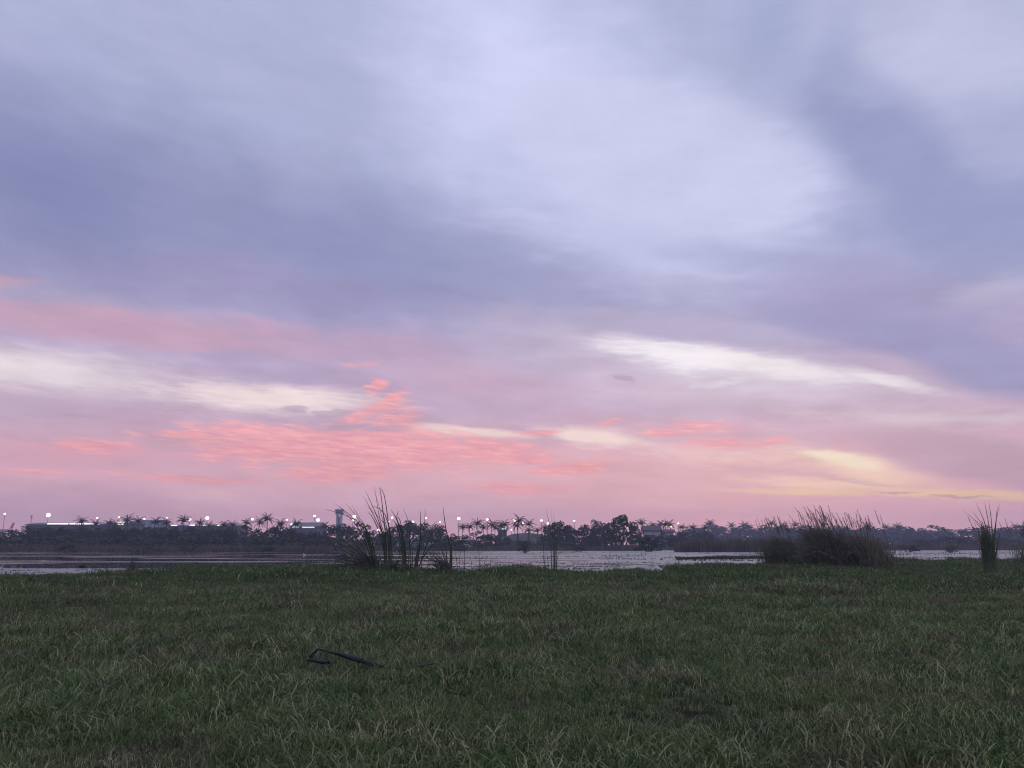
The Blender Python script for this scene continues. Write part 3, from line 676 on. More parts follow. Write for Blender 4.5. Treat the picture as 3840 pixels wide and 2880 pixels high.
for x, w, y, d, lb in ((1970, 66, 2018, 170, 'dark stilt-rooted bush standing in open water left of centre'), (2165, 70, 2035, 200, 'low dark bush in the water before the dense wood'),
                       (2432, 100, 2004, 196, 'brown-black thicket standing in the water right of the big tree'), (705, 66, 2040, 176, 'small spreading bush wading in the left water'),
                       (256, 60, 2032, 165, 'thin-trunked bush in the left water, nearest the left edge'), (545, 130, 2040, 182, 'wide straggling bush at the left water edge'),
                       (975, 110, 2044, 182, 'sparse bush among dead stems below the tallest left palm'), (3402, 80, 2040, 185, 'dark bush at the water edge right of the big thicket'),
                       (3562, 56, 2042, 168, 'small dark bush wading in the right water'), (1500, 120, 2046, 190, 'low bush in the water glimpsed through the tall left reeds')):
    p = stand(x, d); plant('water_bush', BUSHES[int(x) % 4], Vector((p.x, p.y, LEVEL)), w * d / F_PX, at(x, y, d).z - LEVEL, lb, 'bush', 'bushes standing in the water', x * .7, 'stem')

# reed beds along the far bank and the marsh island: too many stems to count
def reeds_mass(name, label, n, place, hmin, hmax, wid, mat, seed, lean=.25):
    rng = np.random.default_rng(seed); px, dep = place(rng, n)
    x = (px - CX) / F_PX * dep / math.cos(PITCH) * 1.0; y = dep
    x = (px - CX) / F_PX * dep / (math.cos(PITCH) + 600 / F_PX * math.sin(PITCH))
    z = np.maximum(height(x, y), LEVEL - .1)
    h = rng.uniform(hmin, hmax, n) * (.55 + .9 * vnoise(x / 4.0, y / 4.0, seed) ** 1.3); a = rng.uniform(0, 6.283, n); l = rng.normal(0, lean, (n, 2)) * h[:, None]
    w = wid * rng.uniform(.6, 1.4, n); t = rng.uniform(0, 6.283, n); dx, dy = np.cos(t) * w / 2, np.sin(t) * w / 2
    b0 = np.stack([x - dx, y - dy, z - .1], -1); b1 = np.stack([x + dx, y + dy, z - .1], -1)
    mx = np.stack([x + l[:, 0] * .45, y + l[:, 1] * .45, z + h * .62], -1); dd = np.stack([dx, dy, dx * 0], -1) * .8
    tip = np.stack([x + l[:, 0] * 1.25, y + l[:, 1] * 1.25, z + h], -1)
    V = np.stack([b0, b1, mx - dd, mx + dd, tip], 1).reshape(-1, 3); base = (np.arange(n) * 5)[:, None]
    L = np.concatenate([base + np.array([0, 1, 3, 2]), base + np.array([2, 3, 4])], 1).ravel()
    put(bpy.data.objects.new(name, mesh_of(name, V, (L, np.tile([4, 3], n)), mat)), kind='stuff', label=label, cat='reeds')
uni = lambda x0, x1, d0, d1: (lambda rng, n: (rng.uniform(x0, x1, n), rng.uniform(d0, d1, n)))
reeds_mass('far_bank_reeds', 'grey-brown reeds along the far left bank', 15000, uni(-300, 1250, 188, 206), .7, 1.9, .16, M_REEDBED, 501)
reeds_mass('far_bank_reeds', 'grey-brown reeds along the far central bank', 9000, uni(1200, 2480, 218, 236), .6, 1.7, .16, M_REEDBED, 502)
reeds_mass('reed_bed', 'tall brown reed bed across the water right of centre', 12000, uni(2530, 3000, 184, 200), 1.5, 3.1, .14, M_REEDBED, 503, .14)
reeds_mass('far_bank_reeds', 'hazy reeds along the far right bank', 9000, uni(3000, 4200, 236, 262), .6, 1.7, .18, M_REEDBED, 504)
def isle(rng, n):
    u = rng.uniform(0, 1, n); px = 2535 + 480 * u; d = 98 + 16 * u + rng.normal(0, 6, n) * (.25 + u); return px, d
reeds_mass('marsh_island', 'low green marsh plants on the flat island right of centre', 9000, isle, .10, .48, .10, M_MARSH, 505, .5)
def mats_(rng, n):
    px = rng.uniform(1650, 2560, n); d = rng.uniform(58, 88, n); k = vnoise(px / 40, d / 1.6, 9) > .56; return px[k], d[k]
def floating(name, label, n, x0, x1, d0, d1, thr, seed, size):
    rng = np.random.default_rng(seed); px, d = rng.uniform(x0, x1, n), rng.uniform(d0, d1, n)
    k = (vnoise(px / 70, d / 1.5, seed) * .6 + vnoise(px / 22, d / .6, seed + 1) * .4) > thr; px, d = px[k], d[k]
    x = (px - CX) / F_PX * d / (math.cos(PITCH) + 600 / F_PX * math.sin(PITCH)); n = len(x); s = size * rng.uniform(.5, 1.5, n); t = rng.uniform(0, 6.283, n)
    c = np.stack([x, d, np.full(n, LEVEL + .02)], -1); u = np.stack([np.cos(t), np.sin(t), rng.uniform(-.1, .5, n)], -1) * s[:, None]; v = np.stack([-np.sin(t), np.cos(t), rng.uniform(0, .5, n)], -1) * s[:, None] * .6
    V = np.stack([c - u * .4, c + v, c + u, c - v * .8 + [0, 0, .02]], 1).reshape(-1, 3)
    put(bpy.data.objects.new(name, mesh_of(name, V, (np.arange(n * 4), np.full(n, 4)), M_MARSH)), kind='stuff', label=label, cat='water plants')
def drift(rng, n):
    px, d = rng.uniform(1500, 4000, n * 6), rng.uniform(84, 178, n * 6); k = (vnoise(px / 260, d / 5.0, 17) * .65 + vnoise(px / 60, d / 2.0, 18) * .35) > .62
    return np.resize(px[k], n), np.resize(d[k], n)
reeds_mass('water_weed', 'dark streaks of low weed drifting on the middle water', 6500, drift, .08, .30, .12, M_MARSH, 506, .6)
floating('floating_leaves', 'dark floating leaves speckling the pale central water', 9000, 1640, 2560, 57, 84, .57, 601, .10)
floating('floating_leaves', 'floating leaves on the near water at the left', 6000, -200, 1300, 50, 70, .62, 602, .09)

# the airport beyond: tower, long lit halls, lamps
def plain(name, c, rough=.7, **kw): return material(name, tuple(v * .9 for v in c), tuple(min(v * 1.1, 1) for v in c), .5, rough, .3, **kw)
M_WALL = plain('pale_wall', (.55, .55, .56)); M_DARKWALL = plain('grey_wall', (.07, .07, .085)); M_ROOF = plain('sheet_roof', (.16, .18, .21), .5); M_TILE = plain('old_roof', (.12, .11, .12))
M_GLASS = plain('tower_glass', (.08, .10, .13), .15); M_POLE = plain('galvanised_pole', (.25, .25, .26), .5)
M_LIT = material('lit_glass', (.8, .8, .8), (.8, .8, .8), emit=((1, .95, .82), 1.6)); M_LAMP = material('floodlight_lens', (.8, .8, .8), (.8, .8, .8), emit=((1, .98, .90), 3.5))
M_LAMPW = material('warm_lamp_lens', (.8, .8, .8), (.8, .8, .8), emit=((1, .86, .52), 2.5)); M_REDFIN = material('glowing_red_paint', (.55, .07, .06), (.6, .08, .07), rough=.4, emit=((.9, .16, .14), .22))  # the fin paint emits weakly: light falling on it is put into the material
D = 850; U = D / F_PX
tw = empty('control_tower', at(1268, 2040, D), 'pale airport control tower with wide glazed cab beside the left reeds', 'tower'); tw.location.z = 0
zz = lambda y, d: EYE + (2040 - y) * d / F_PX
for s in (-1, 1):
    b = MB(); b.box((s * 2.1, 0, zz(1932, D) / 2), (1.9, 4.6, zz(1932, D))); b.build('shaft', M_WALL, tw)
b = MB(); b.box((0, 0, zz(1940, D) / 2), (2.3, 3.4, zz(1940, D))); b.build('stair_core', M_DARKWALL, tw)
def ring(mb, z0, z1, r0, r1, n=8):
    v = [(r * math.cos(6.283 * (k + .5) / n), r * math.sin(6.283 * (k + .5) / n), z) for z, r in ((z0, r0), (z1, r1)) for k in range(n)]
    mb.add(v, [(k, (k + 1) % n, n + (k + 1) % n, n + k) for k in range(n)] + [tuple(range(n - 1, -1, -1)), tuple(range(n, 2 * n))])
b = MB(); ring(b, zz(1932, D), zz(1927, D), 4.2, 5.6); b.build('gallery', M_WALL, tw)
b = MB(); ring(b, zz(1926.9, D), zz(1917, D), 4.2, 4.9); b.build('cab', M_GLASS, tw)
b = MB(); ring(b, zz(1916.9, D), zz(1913, D), 5.0, 4.6); b.build('roof', M_WALL, tw)
b = MB(); b.tube([(0, 0, zz(1913, D)), (0, 0, zz(1904, D))], [.2, .08], 5); b.build('antenna', M_POLE, tw)
def hall(x0, x1, ytop, d, label, lit=(), roof=M_ROOF, wall=M_DARKWALL, name='airport_hall', cat='building', pitch=3.0, depth=24, yroof=None):
    c = at((x0 + x1) / 2, 2040, d); W = (x1 - x0) * d / F_PX; H = zz(ytop, d); e = empty(name, (c.x, c.y, 0), label, cat)
    hw = H - pitch; b = MB(); b.box((0, 0, hw / 2 - .5), (W, depth, hw + 1)); b.build('wall', wall, e)
    b = MB(); o = .8; b.add([(-W / 2 - o, -depth / 2 - o, hw), (W / 2 + o, -depth / 2 - o, hw), (W / 2 + o, depth / 2 + o, hw), (-W / 2 - o, depth / 2 + o, hw), (-W / 2 - o, 0, H), (W / 2 + o, 0, H),
             (-W / 2 - o, -depth / 2 - o, hw - .4), (W / 2 + o, -depth / 2 - o, hw - .4), (W / 2 + o, depth / 2 + o, hw - .4), (-W / 2 - o, depth / 2 + o, hw - .4)],
            [(0, 1, 5, 4), (2, 3, 4, 5), (0, 4, 3), (1, 2, 5), (6, 7, 1, 0), (8, 9, 3, 2), (7, 8, 2, 1), (9, 6, 0, 3), (6, 9, 8, 7)]); b.build('roof', roof, e)
    for a, q, y0, y1 in lit:
        b = MB(); b.box((((a + q) / 2 - (x0 + x1) / 2) * d / F_PX, -depth / 2 - .35, (zz(y0, d) + zz(y1, d)) / 2), ((q - a) * d / F_PX, .5, abs(zz(y0, d) - zz(y1, d)))); b.build('lit_window', M_LIT, e)
    return e
hall(137, 232, 1963, 500, 'dark flat airport block behind the trees near the left edge', pitch=1.2)
hall(208, 412, 1965, 480, 'long airport hall with one bright lit strip left of the palms', ((216, 290, 1966.5, 1971.5), (296, 330, 1967, 1971), (334, 404, 1967, 1971.5)), pitch=1.0)
hall(448, 502, 1959, 480, 'airport hall with two lit rows behind the tallest left palm pair', ((455, 494, 1961.5, 1965), (453, 492, 1968.5, 1972)), pitch=1.0)
hall(532, 610, 1953, 520, 'pale blue-grey hangar roof between the left palms', ((536, 566, 1967, 1970.5),), pitch=5.0)
hall(662, 900, 1970, 480, 'low airport hall with broken lit strip below the middle left palms', ((672, 692, 1973, 1977.5), (736, 756, 1972, 1976), (786, 818, 1973, 1978), (838, 862, 1973, 1977)), pitch=1.0)
hall(1108, 1205, 1962, 480, 'airport hall with pale blue roof just left of the control tower', ((1112, 1142, 1977, 1981), (1150, 1194, 1978, 1982)), pitch=2.5)
hall(1868, 1900, 1981, 420, 'small cyan-lit building behind the central palms', ((1880, 1896, 1984, 1989),), pitch=1.0, depth=8)
hs = hall(2418, 2472, 1973, 322, 'pale-walled house with dark pitched roof across the water right of the big tree', roof=M_TILE, wall=M_WALL, name='house', cat='house', pitch=1.9, depth=7)
for x in (-1.6, 1.4):
    b = MB(); b.box((x, -3.54, 3.6), (.9, .12, 1.1)); b.build('window', M_GLASS, hs)
hall(2486, 2522, 1987, 322, 'small low house beside the pale-walled house', roof=M_TILE, wall=M_WALL, name='house', cat='house', pitch=1.0, depth=5)
hall(1746, 1770, 2022, 246, 'tiny white shed on the far bank below the central palms', roof=M_ROOF, wall=plain('white_paint', (.75, .75, .75)), name='shed', cat='shed', pitch=.4, depth=2.5)
wl_ = MB(); c = at(1515, 2040, 246); wl_.box((c.x, c.y, zz(2035.5, 246) / 2 + .1), (225 * 246 / F_PX, .25, zz(2035.5, 246) - .2)); wl_.box((c.x, c.y, zz(2035.5, 246) + .055), (225 * 246 / F_PX + .2, .4, .1))
wl_.build('boundary_wall', M_WALL, label='long low pale wall on the far bank behind the tall left reeds', cat='wall')
em = MB(); d0 = 318
prof = [(1860, 2030), (1890, 2012), (1930, 2001), (1985, 1998), (2030, 2004), (2070, 2022), (2100, 2034)]
for x, y in prof:
    f = at(x, y, d0); g = at(x, 2040, d0 - 26); em.v += [(g.x, g.y, 0), (f.x, f.y - 5, f.z * .96), (f.x, f.y, f.z), (f.x, f.y + 30, 0)]
em.f = [(i * 4 + k, i * 4 + 4 + k, i * 4 + 5 + k, i * 4 + 1 + k) for i in range(len(prof) - 1) for k in range(3)]
em.build('embankment', material('dry_earth', (.10, .09, .08), (.17, .15, .13), .3, .95, .1, bump=.3), kind='structure')

def lamp(x, y, r, d, label, group, lens=None, warm=False):
    e = empty('floodlight_mast', at(x, 2040, d), label, 'floodlight', group); e.location.z = 0; R_ = r * (.66 + .24 * math.sin(x * 1.7)) * d / F_PX; z = zz(y, d)
    b = MB(); b.tube([(0, .5, -.3), (0, .5, z - R_ * .2)], [.28, .14], 6); b.build('pole', M_POLE, e)
    b = MB(); b.box((0, .55, z), (R_ * 1.3, .3, R_ * 1.1)); b.box((0, .3, z + R_ * .65), (R_ * .9, .8, .12)); br = b.build('bracket', M_POLE, e)
    b = MB(); n = 10                                            # a domed bank of lamps, its glare built in as a wide glowing disc
    rows = [(.0, 1.0), (.45, .86), (.75, .5), (.85, .0)]
    v = []; f = []
    for dep, rr in rows[:-1]: v += [(R_ * rr * math.cos(6.283 * k / n), .38 - dep * R_ * .6, z + R_ * .92 * rr * math.sin(6.283 * k / n)) for k in range(n)]
    v.append((0, .38 - .85 * R_ * .6, z))
    for i in range(2): f += [(i * n + k, i * n + (k + 1) % n, (i + 1) * n + (k + 1) % n, (i + 1) * n + k) for k in range(n)]
    f += [(2 * n + k, 2 * n + (k + 1) % n, 3 * n) for k in range(n)] + [tuple(range(n - 1, -1, -1))]
    b.add(v, f); b.build('lamp', M_LAMPW if warm or int(x) % 5 == 0 else M_LAMP, br)
LL = [(2, 1931, 7), (167, 1935, 9.5), (353, 1946, 6), (435, 1943, 9), (530, 1950, 6.5), (616, 1945, 6)]
for i, (x, y, r) in enumerate(LL): lamp(x, y, r, 560, 'glowing floodlight near the left edge of the skyline, %s from the left' % ORD[i], 'floodlights of the airport')
LL = [(704, 1952, 7), (769, 1946, 9), (939, 1950, 6), (1071, 1952, 7), (1091, 1969, 7.5), (1174, 1938, 9), (1188, 1953, 8)]
for i, (x, y, r) in enumerate(LL): lamp(x, y, r, 560, 'glowing floodlight among the palms left of the control tower, %s from the left' % ORD[i], 'floodlights of the airport')
LL = [(1319, 1955, 7.5), (1324, 1941, 7.5), (1417, 1989, 6), (1453, 1959, 5), (1467, 1944, 7.5), (1522, 1987, 5), (1546, 1960, 5), (1595, 1946, 7), (1648, 1960, 7)]
for i, (x, y, r) in enumerate(LL): lamp(x, y, r, 560, 'glowing floodlight seen through the tall left reeds, %s from the left' % ORD[i], 'floodlights of the airport')
LL = [(1719, 1948, 7.5), (1827, 1951, 5), (1918, 1989, 4.5), (1930, 1953, 7), (1961, 1964, 5), (2031, 1955, 6.5), (2056, 1966, 5), (2155, 1956, 5)]
for i, (x, y, r) in enumerate(LL): lamp(x, y, r, 560, 'glowing floodlight near the central palms, %s from the left' % ORD[i], 'floodlights of the airport', warm=(i > 6))
LL = [(2424, 1973, 5), (2492, 1964, 4), (2519, 1977, 6), (2547, 1966, 4.5), (2868, 1978, 4)]
for i, (x, y, r) in enumerate(LL): lamp(x, y, r, 520, 'yellowish lamp right of the big water tree, %s from the left' % ORD[i], 'floodlights of the airport', warm=True)
b = MB(); c = at(106, 2040, 600); b.tube([(c.x, c.y, -.3), (c.x, c.y, zz(1936, 600))], [.35, .2], 5); b.tube([(c.x - 1.2, c.y, zz(1939, 600)), (c.x + 1.2, c.y, zz(1939, 600))], [.3, .3], 5); b.tube([(c.x - .8, c.y, zz(1946, 600)), (c.x + .8, c.y, zz(1946, 600))], [.25, .25], 5)
b.build('radio_mast', M_POLE, label='thin dark radio mast on the skyline beside the leftmost big lamp', cat='mast')
# a parked aircraft: only its red fin shows, its lit look put in as emission
c = at(36, 2040, 640); ac = empty('aircraft', (c.x, c.y, 0), 'glowing red fin of a parked aircraft above the trees at the left edge', 'aircraft')
u = 640 / F_PX; F0, F1, T = zz(1980, 640), zz(1963, 640), .25
b = MB(); b.add([(x * u, y, z) for y in (-T, T) for x, z in ((-8, F0 - 1), (4, F0 - 1), (9, F1), (2, F1))], [(0, 1, 2, 3), (7, 6, 5, 4), (0, 4, 5, 1), (1, 5, 6, 2), (2, 6, 7, 3), (3, 7, 4, 0)]); b.build('tail_fin', M_REDFIN, ac)
b = MB(); b.tube([(6 * u, 0, F0 - 2.3), (-2, 0, F0 - 2.6), (-14, 0, F0 - 3), (-26, 0, F0 - 3), (-32, 0, F0 - 3.6)], [.3, 1.2, 1.9, 1.9, .3], 12); b.build('fuselage', M_WALL, ac, smooth=True)
for s in (-1, 1):
    b = MB(); b.add([(0, s * .6, F0 - 1.9), (2.2, s * .6, F0 - 1.9), (3, s * 5, F0 - 1.6), (1.8, s * 5, F0 - 1.6), (0, s * .6, F0 - 2.1), (2.2, s * .6, F0 - 2.1), (3, s * 5, F0 - 1.7), (1.8, s * 5, F0 - 1.7)], [(0, 1, 2, 3), (7, 6, 5, 4), (0, 4, 5, 1), (1, 5, 6, 2), (2, 6, 7, 3), (3, 7, 4, 0)]); b.build('tailplane', M_WALL, ac)
    b = MB(); b.add([(-12, s * 1.5, F0 - 4), (-18, s * 1.5, F0 - 4), (-10, s * 15, F0 - 3), (-12, s * 15, F0 - 3), (-12, s * 1.5, F0 - 4.3), (-18, s * 1.5, F0 - 4.3), (-10, s * 15, F0 - 3.1), (-12, s * 15, F0 - 3.1)], [(0, 1, 3, 2), (7, 5, 4, 6), (0, 2, 6, 4), (2, 3, 7, 6), (3, 1, 5, 7), (1, 0, 4, 5)]); b.build('wing', M_WALL, ac)
b = MB(); b.tube([(-29, 0, F0 - 5), (-29, 0, -.1)], .4, 6); b.tube([(-13, 2, F0 - 5), (-13, 2, -.1)], .5, 6); b.tube([(-13, -2, F0 - 5), (-13, -2, -.1)], .5, 6); b.build('landing_gear', M_POLE, ac)

# ------------------------------------------------------------------ reeds on the near bank
def arch(rng, droop, lean, width, n=8, kinked=False):
    """unit leaf: grows up from the root, leans to -x and droops; length 1"""
    p = Vector((0, 0, -.02)); el = math.pi / 2 - lean * .4; pts = [p.copy()]; bendat = rng.integers(4, 6)
    for k in range(n):
        p = p + Vector((-math.cos(el), .04 * math.sin(3.0 * k + lean * 9), math.sin(el))) / n; pts.append(p.copy())
        el -= (lean * .5 + droop * (k / n) ** 1.5 * 2.2) / n * 2.0
        if kinked and k == bendat: el -= 1.5
    w = [width * v for v in (.55, .8, 1, 1, .95, .82, .62, .36, .05)]
    b = MB(); b.ribbon(pts, w, (.55, .75, .35)); return b
RL = np.random.default_rng(901)
LEAF_UP = [arch(RL, RL.uniform(.05, .35), RL.uniform(.05, .45), .016).mesh('leaf', M_REED) for i in range(7)]
LEAF_ARCH = [arch(RL, RL.uniform(.5, 1.15), RL.uniform(.3, .9), .020).mesh('leaf', M_REED) for i in range(8)]
LEAF_DRY = [arch(RL, RL.uniform(.6, 1.3), RL.uniform(.5, 1.1), .020, kinked=(i % 2 == 0)).mesh('leaf', M_REED_DRY) for i in range(5)]
LEAF_STRAIGHT = [arch(RL, RL.uniform(.0, .12), RL.uniform(.0, .10), .016).mesh('leaf', M_REED) for i in range(5)]
def plume(rng, lean):
    b = MB(); p = [Vector((-lean * t * t, 0, t)) for t in (-.02, .3, .6, .82)]
    b.tube(p, [.004, .003, .0022, .0014], 4)
    for k in range(26):                                       # loose flower head
        t = .74 + .26 * k / 26; c = Vector((-lean * t * t, 0, t)); a = rng.uniform(0, 6.283); l = .045 * (1.1 - (t - .74) * 3)
        e = c + Vector((math.cos(a) * l * .5 - lean * l, math.sin(a) * l * .5, l)); w = Vector((math.sin(a), -math.cos(a), 0)) * .0026
        b.add([c - w, c + w, e + w, e - w], [(0, 1, 2, 3)])
    b.tube([Vector((-lean * t * t, 0, t)) for t in (.82, .92, 1.0)], [.002, .0016, .001], 3)
    return b.mesh('plume', M_REED_DRY)
PLUMES = [plume(RL, RL.uniform(.05, .4)) for i in range(5)]
def sprout(parent, me, name, x, y, z, length, rz, sway=0.0, fat=1.0, mat=None):
    o = bpy.data.objects.new(name, me)
    if mat: o.material_slots[0].link = 'OBJECT'; o.material_slots[0].material = mat
    o.location = (x, y, z); o.rotation_euler = (RL.normal(0, .06), sway, rz); o.scale = (length, length * fat, length); put(o, parent); return o
def clump(px, py, label, leaves, wx, wy, hl, bias, spread, up=.5, dry=.12, plumes=0, hp=(1, 1), group=None, fat=1.0, tilt=(0, .1), mass=0, mh=(1, 1), straight=False, mat=None):
    """a reed clump rooted at that spot of the bank; leaves lean towards bias (0 = left in view)"""
    p = on_level(px, py, 0.0); p.z = floor_z(p); d = p.y; u = d / F_PX
    e = empty('reed_clump', p, label, 'reeds', group)
    for i in range(leaves):
        q = RL.uniform(0, 1)
        me, nm = (LEAF_DRY[RL.integers(0, 5)], 'dry_leaf') if q < dry else ((LEAF_UP[RL.integers(0, 7)], 'leaf') if q < dry + up else (LEAF_ARCH[RL.integers(0, 8)], 'leaf'))
        a = bias + RL.normal(0, spread); x, y = RL.normal(0, wx / 2.2) * u, RL.normal(0, wy / 2)
        h = RL.uniform(*hl) * u * (1 - .35 * min(1, (x / (wx * u + .01)) ** 2))
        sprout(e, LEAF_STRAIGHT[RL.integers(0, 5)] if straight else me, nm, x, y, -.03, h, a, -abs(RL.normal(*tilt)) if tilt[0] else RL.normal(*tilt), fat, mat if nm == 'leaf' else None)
    for i in range(plumes):
        x, y = RL.normal(0, wx / 2.4) * u, RL.normal(0, wy / 2); sprout(e, PLUMES[RL.integers(0, 5)], 'plume', x, y, -.03, RL.uniform(*hp) * u, bias + RL.normal(0, spread * .5), RL.normal(0, .05))
    if mass:                                                  # the many leaves inside, too tangled to pick apart
        b = MB()
        for i in range(mass):
            x, y = RL.normal(0, wx / 2.3) * u, RL.normal(0, wy / 2.0); h = RL.uniform(*mh) * u * (1 - .45 * min(1, (x / (wx * u)) ** 2)); a = RL.uniform(0, 6.283) if not straight else 0
            l = RL.uniform(.02, .06) if straight else RL.uniform(.15, .75); dx, dy = -abs(math.cos(a)) * l * h if RL.uniform() < .7 else math.cos(a) * l * h, math.sin(a) * l * h; dr = 0 if straight else RL.uniform(0, .5) * l
            b.ribbon([(x, y, -.03), (x + dx * .3, y + dy * .3, h * .5), (x + dx * .75, y + dy * .75, h * (.85 - dr * .3)), (x + dx * 1.3, y + dy * 1.3, h * (1 - dr))], [.03, .034, .026, .004], (RL.uniform(.2, 1), RL.uniform(-1, 1), .2))
        f = b.build('foliage', [mat or M_REED, M_REED_DRY], e, kind='stuff'); mi = np.repeat((RL.uniform(0, 1, mass) < dry * 1.6).astype(int), 6); f.data.polygons.foreach_set('material_index', mi)
    return e
def stems(px, py, label, paths, wid, extra=0, group=None, name='reed_clump'):
    """tall reeds whose leaves can be followed one by one: each path runs from root to tip, in photograph pixels, at the clump's distance"""
    p = on_level(px, py, 0.0); p.z = floor_z(p); d = p.y; e = empty(name, p, label, 'reeds', group)
    for k, path in enumerate(paths):
        off = RL.normal(0, .18); pts = [at(x, y, d + off * (1 + .3 * i)) - p for i, (x, y) in enumerate(path)]
        pts[0].z = -.04; n = 9; sm = []
        for i in range(n):                                     # smooth curve through the given points
            t = i / (n - 1) * (len(pts) - 1); j = min(int(t), len(pts) - 2); f = t - j
            p0, p1, p2, p3 = pts[max(j - 1, 0)], pts[j], pts[j + 1], pts[min(j + 2, len(pts) - 1)]
            sm.append(p1 + (p2 - p0) * .5 * f + (p0 * 2 - p1 * 5 + p2 * 4 - p3) * .5 * f * f + (p1 * 3 - p0 - p2 * 3 + p3) * .5 * f ** 3)
        w = wid * RL.uniform(.75, 1.25); prof = (1.25, 1.3, 1.2, 1.05, .95, .8, .65, .45, .08)
        b = MB(); b.ribbon(sm, [w * v for v in prof], (1, RL.uniform(-.5, .5), .1)); b.build('leaf', M_REED_SILHOUETTE, e)
    for i in range(extra):
        x = RL.normal(0, .25); sprout(e, LEAF_ARCH[RL.integers(0, 8)], 'leaf', x, RL.normal(0, .2), -.03, RL.uniform(.5, 1.3), RL.uniform(0, 6.283), 0, 1.3, M_REED_SILHOUETTE)
    return e
GL = 'reeds on the near bank, left'
clump(1392, 2150, 'sprawling reed clump leaning left, at the left end of the tall reeds', 150, 50, .8, (80, 250), 0.0, .5, .45, .14, group=GL, fat=1.8, tilt=(.75, .4), mass=130, mh=(25, 85), mat=M_REED_SILHOUETTE)
clump(1490, 2152, 'low tangle of arching reed leaves around the foot of the tall reeds', 120, 80, .8, (45, 130), 0.0, 1.5, .35, .22, group=GL, fat=1.8, tilt=(.6, .4), mass=60, mh=(20, 55), mat=M_REED_SILHOUETTE)
stems(1405, 2146, 'thin arching reeds bending far left over the control tower', [
    [(1405, 2146), (1385, 2050), (1335, 1950), (1225, 1911), (1222, 1914)], [(1410, 2146), (1390, 2040), (1345, 1960), (1253, 1886)], [(1400, 2146), (1385, 2050), (1352, 1960), (1296, 1886)],
    [(1412, 2146), (1398, 2040), (1360, 1965), (1320, 1896)], [(1398, 2146), (1380, 2060), (1340, 1975), (1270, 1897)], [(1415, 2146), (1405, 2080), (1380, 1990), (1290, 1941)], [(1395, 2146), (1350, 2080), (1290, 2030), (1200, 2010)], [(1392, 2146), (1340, 2095), (1270, 2060), (1190, 2062)], [(1398, 2146), (1350, 2060), (1300, 2000), (1225, 1985)], [(1390, 2146), (1330, 2110), (1260, 2090), (1195, 2110)], [(1400, 2146), (1370, 2070), (1330, 2010), (1270, 1975)], [(1396, 2146), (1345, 2070), (1270, 2020), (1215, 2030)], [(1402, 2146), (1375, 2050), (1350, 1995), (1305, 1960)], [(1388, 2146), (1340, 2120), (1280, 2115), (1225, 2140)]], .045, 12, GL)
stems(1452, 2148, 'tallest reeds of the bank with tips bent left against the pink sky', [
    [(1447, 2148), (1450, 2040), (1425, 1950), (1403, 1818)], [(1452, 2148), (1448, 2040), (1440, 1950), (1428, 1850), (1422, 1826)], [(1450, 2148), (1445, 2030), (1400, 1930), (1361, 1857)],
    [(1445, 2148), (1440, 2030), (1415, 1940), (1369, 1838)], [(1460, 2148), (1462, 2020), (1452, 1930), (1440, 1855), (1424, 1827)], [(1455, 2148), (1455, 2010), (1430, 1950), (1361, 1887)],
    [(1443, 2148), (1436, 2040), (1400, 1945), (1376, 1918)], [(1470, 2148), (1466, 2020), (1444, 1930), (1405, 1900), (1390, 1907)], [(1462, 2148), (1458, 2030), (1438, 1960), (1404, 1836)],
    [(1466, 2148), (1460, 2060), (1452, 1990), (1430, 1900)], [(1448, 2148), (1441, 2070), (1434, 2010), (1404, 1950)]], .05, 8, GL)
stems(1520, 2146, 'dark reed fan with a broken tip, middle of the left reeds', [
    [(1518, 2146), (1515, 2050), (1492, 1960), (1465, 1908)], [(1522, 2146), (1516, 2040), (1500, 1950), (1488, 1940)], [(1514, 2146), (1508, 2050), (1490, 1975), (1474, 1950)], [(1524, 2146), (1520, 2060), (1505, 1985), (1480, 1930)],
    [(1516, 2146), (1506, 2000), (1488, 1945), (1495, 1914)], [(1530, 2146), (1534, 2060), (1534, 1970), (1511, 1902)]], .06, 6, GL)
stems(1562, 2142, 'reeds spreading right in a wide open fan, right of the broken-tipped reeds', [
    [(1556, 2142), (1570, 2050), (1590, 1980), (1595, 1904)], [(1560, 2142), (1575, 2040), (1577, 1960), (1576, 1912)], [(1552, 2142), (1566, 2060), (1600, 1990), (1645, 1950)], [(1565, 2142), (1590, 2070), (1620, 2000), (1660, 1952)],
    [(1545, 2142), (1548, 2060), (1552, 1990)], [(1538, 2142), (1540, 2080), (1535, 2010)], [(1560, 2142), (1600, 2070), (1660, 2010), (1690, 1990)]], .05, 8, GL)
clump(1678, 2160, 'dense reed bundle leaning left with drooping pale leaves, right end of the left reeds', 130, 28, .6, (60, 150), 0.1, .5, .5, .25, group=GL, fat=1.8, tilt=(.4, .35), mass=90, mh=(25, 80), mat=M_REED_SILHOUETTE)
stems(1686, 2158, 'single upright reed blade rising over the dense leaning bundle', [[(1684, 2158), (1690, 2070), (1672, 1980), (1661, 1897)], [(1690, 2158), (1694, 2080), (1690, 2010)]], .06, 10, GL)
stems(1765, 2136, 'few thin dead stems standing in the shallows right of the reed bundle', [
    [(1722, 2138), (1724, 2090), (1732, 2045)], [(1740, 2136), (1742, 2080), (1738, 2040)], [(1776, 2136), (1768, 2110), (1755, 2085)], [(1800, 2136), (1798, 2090), (1790, 2060)], [(1806, 2136), (1818, 2105), (1830, 2080)], [(1830, 2136), (1840, 2110), (1852, 2090)], [(1726, 2138), (1712, 2100), (1706, 2070)]], .03, 0, GL)
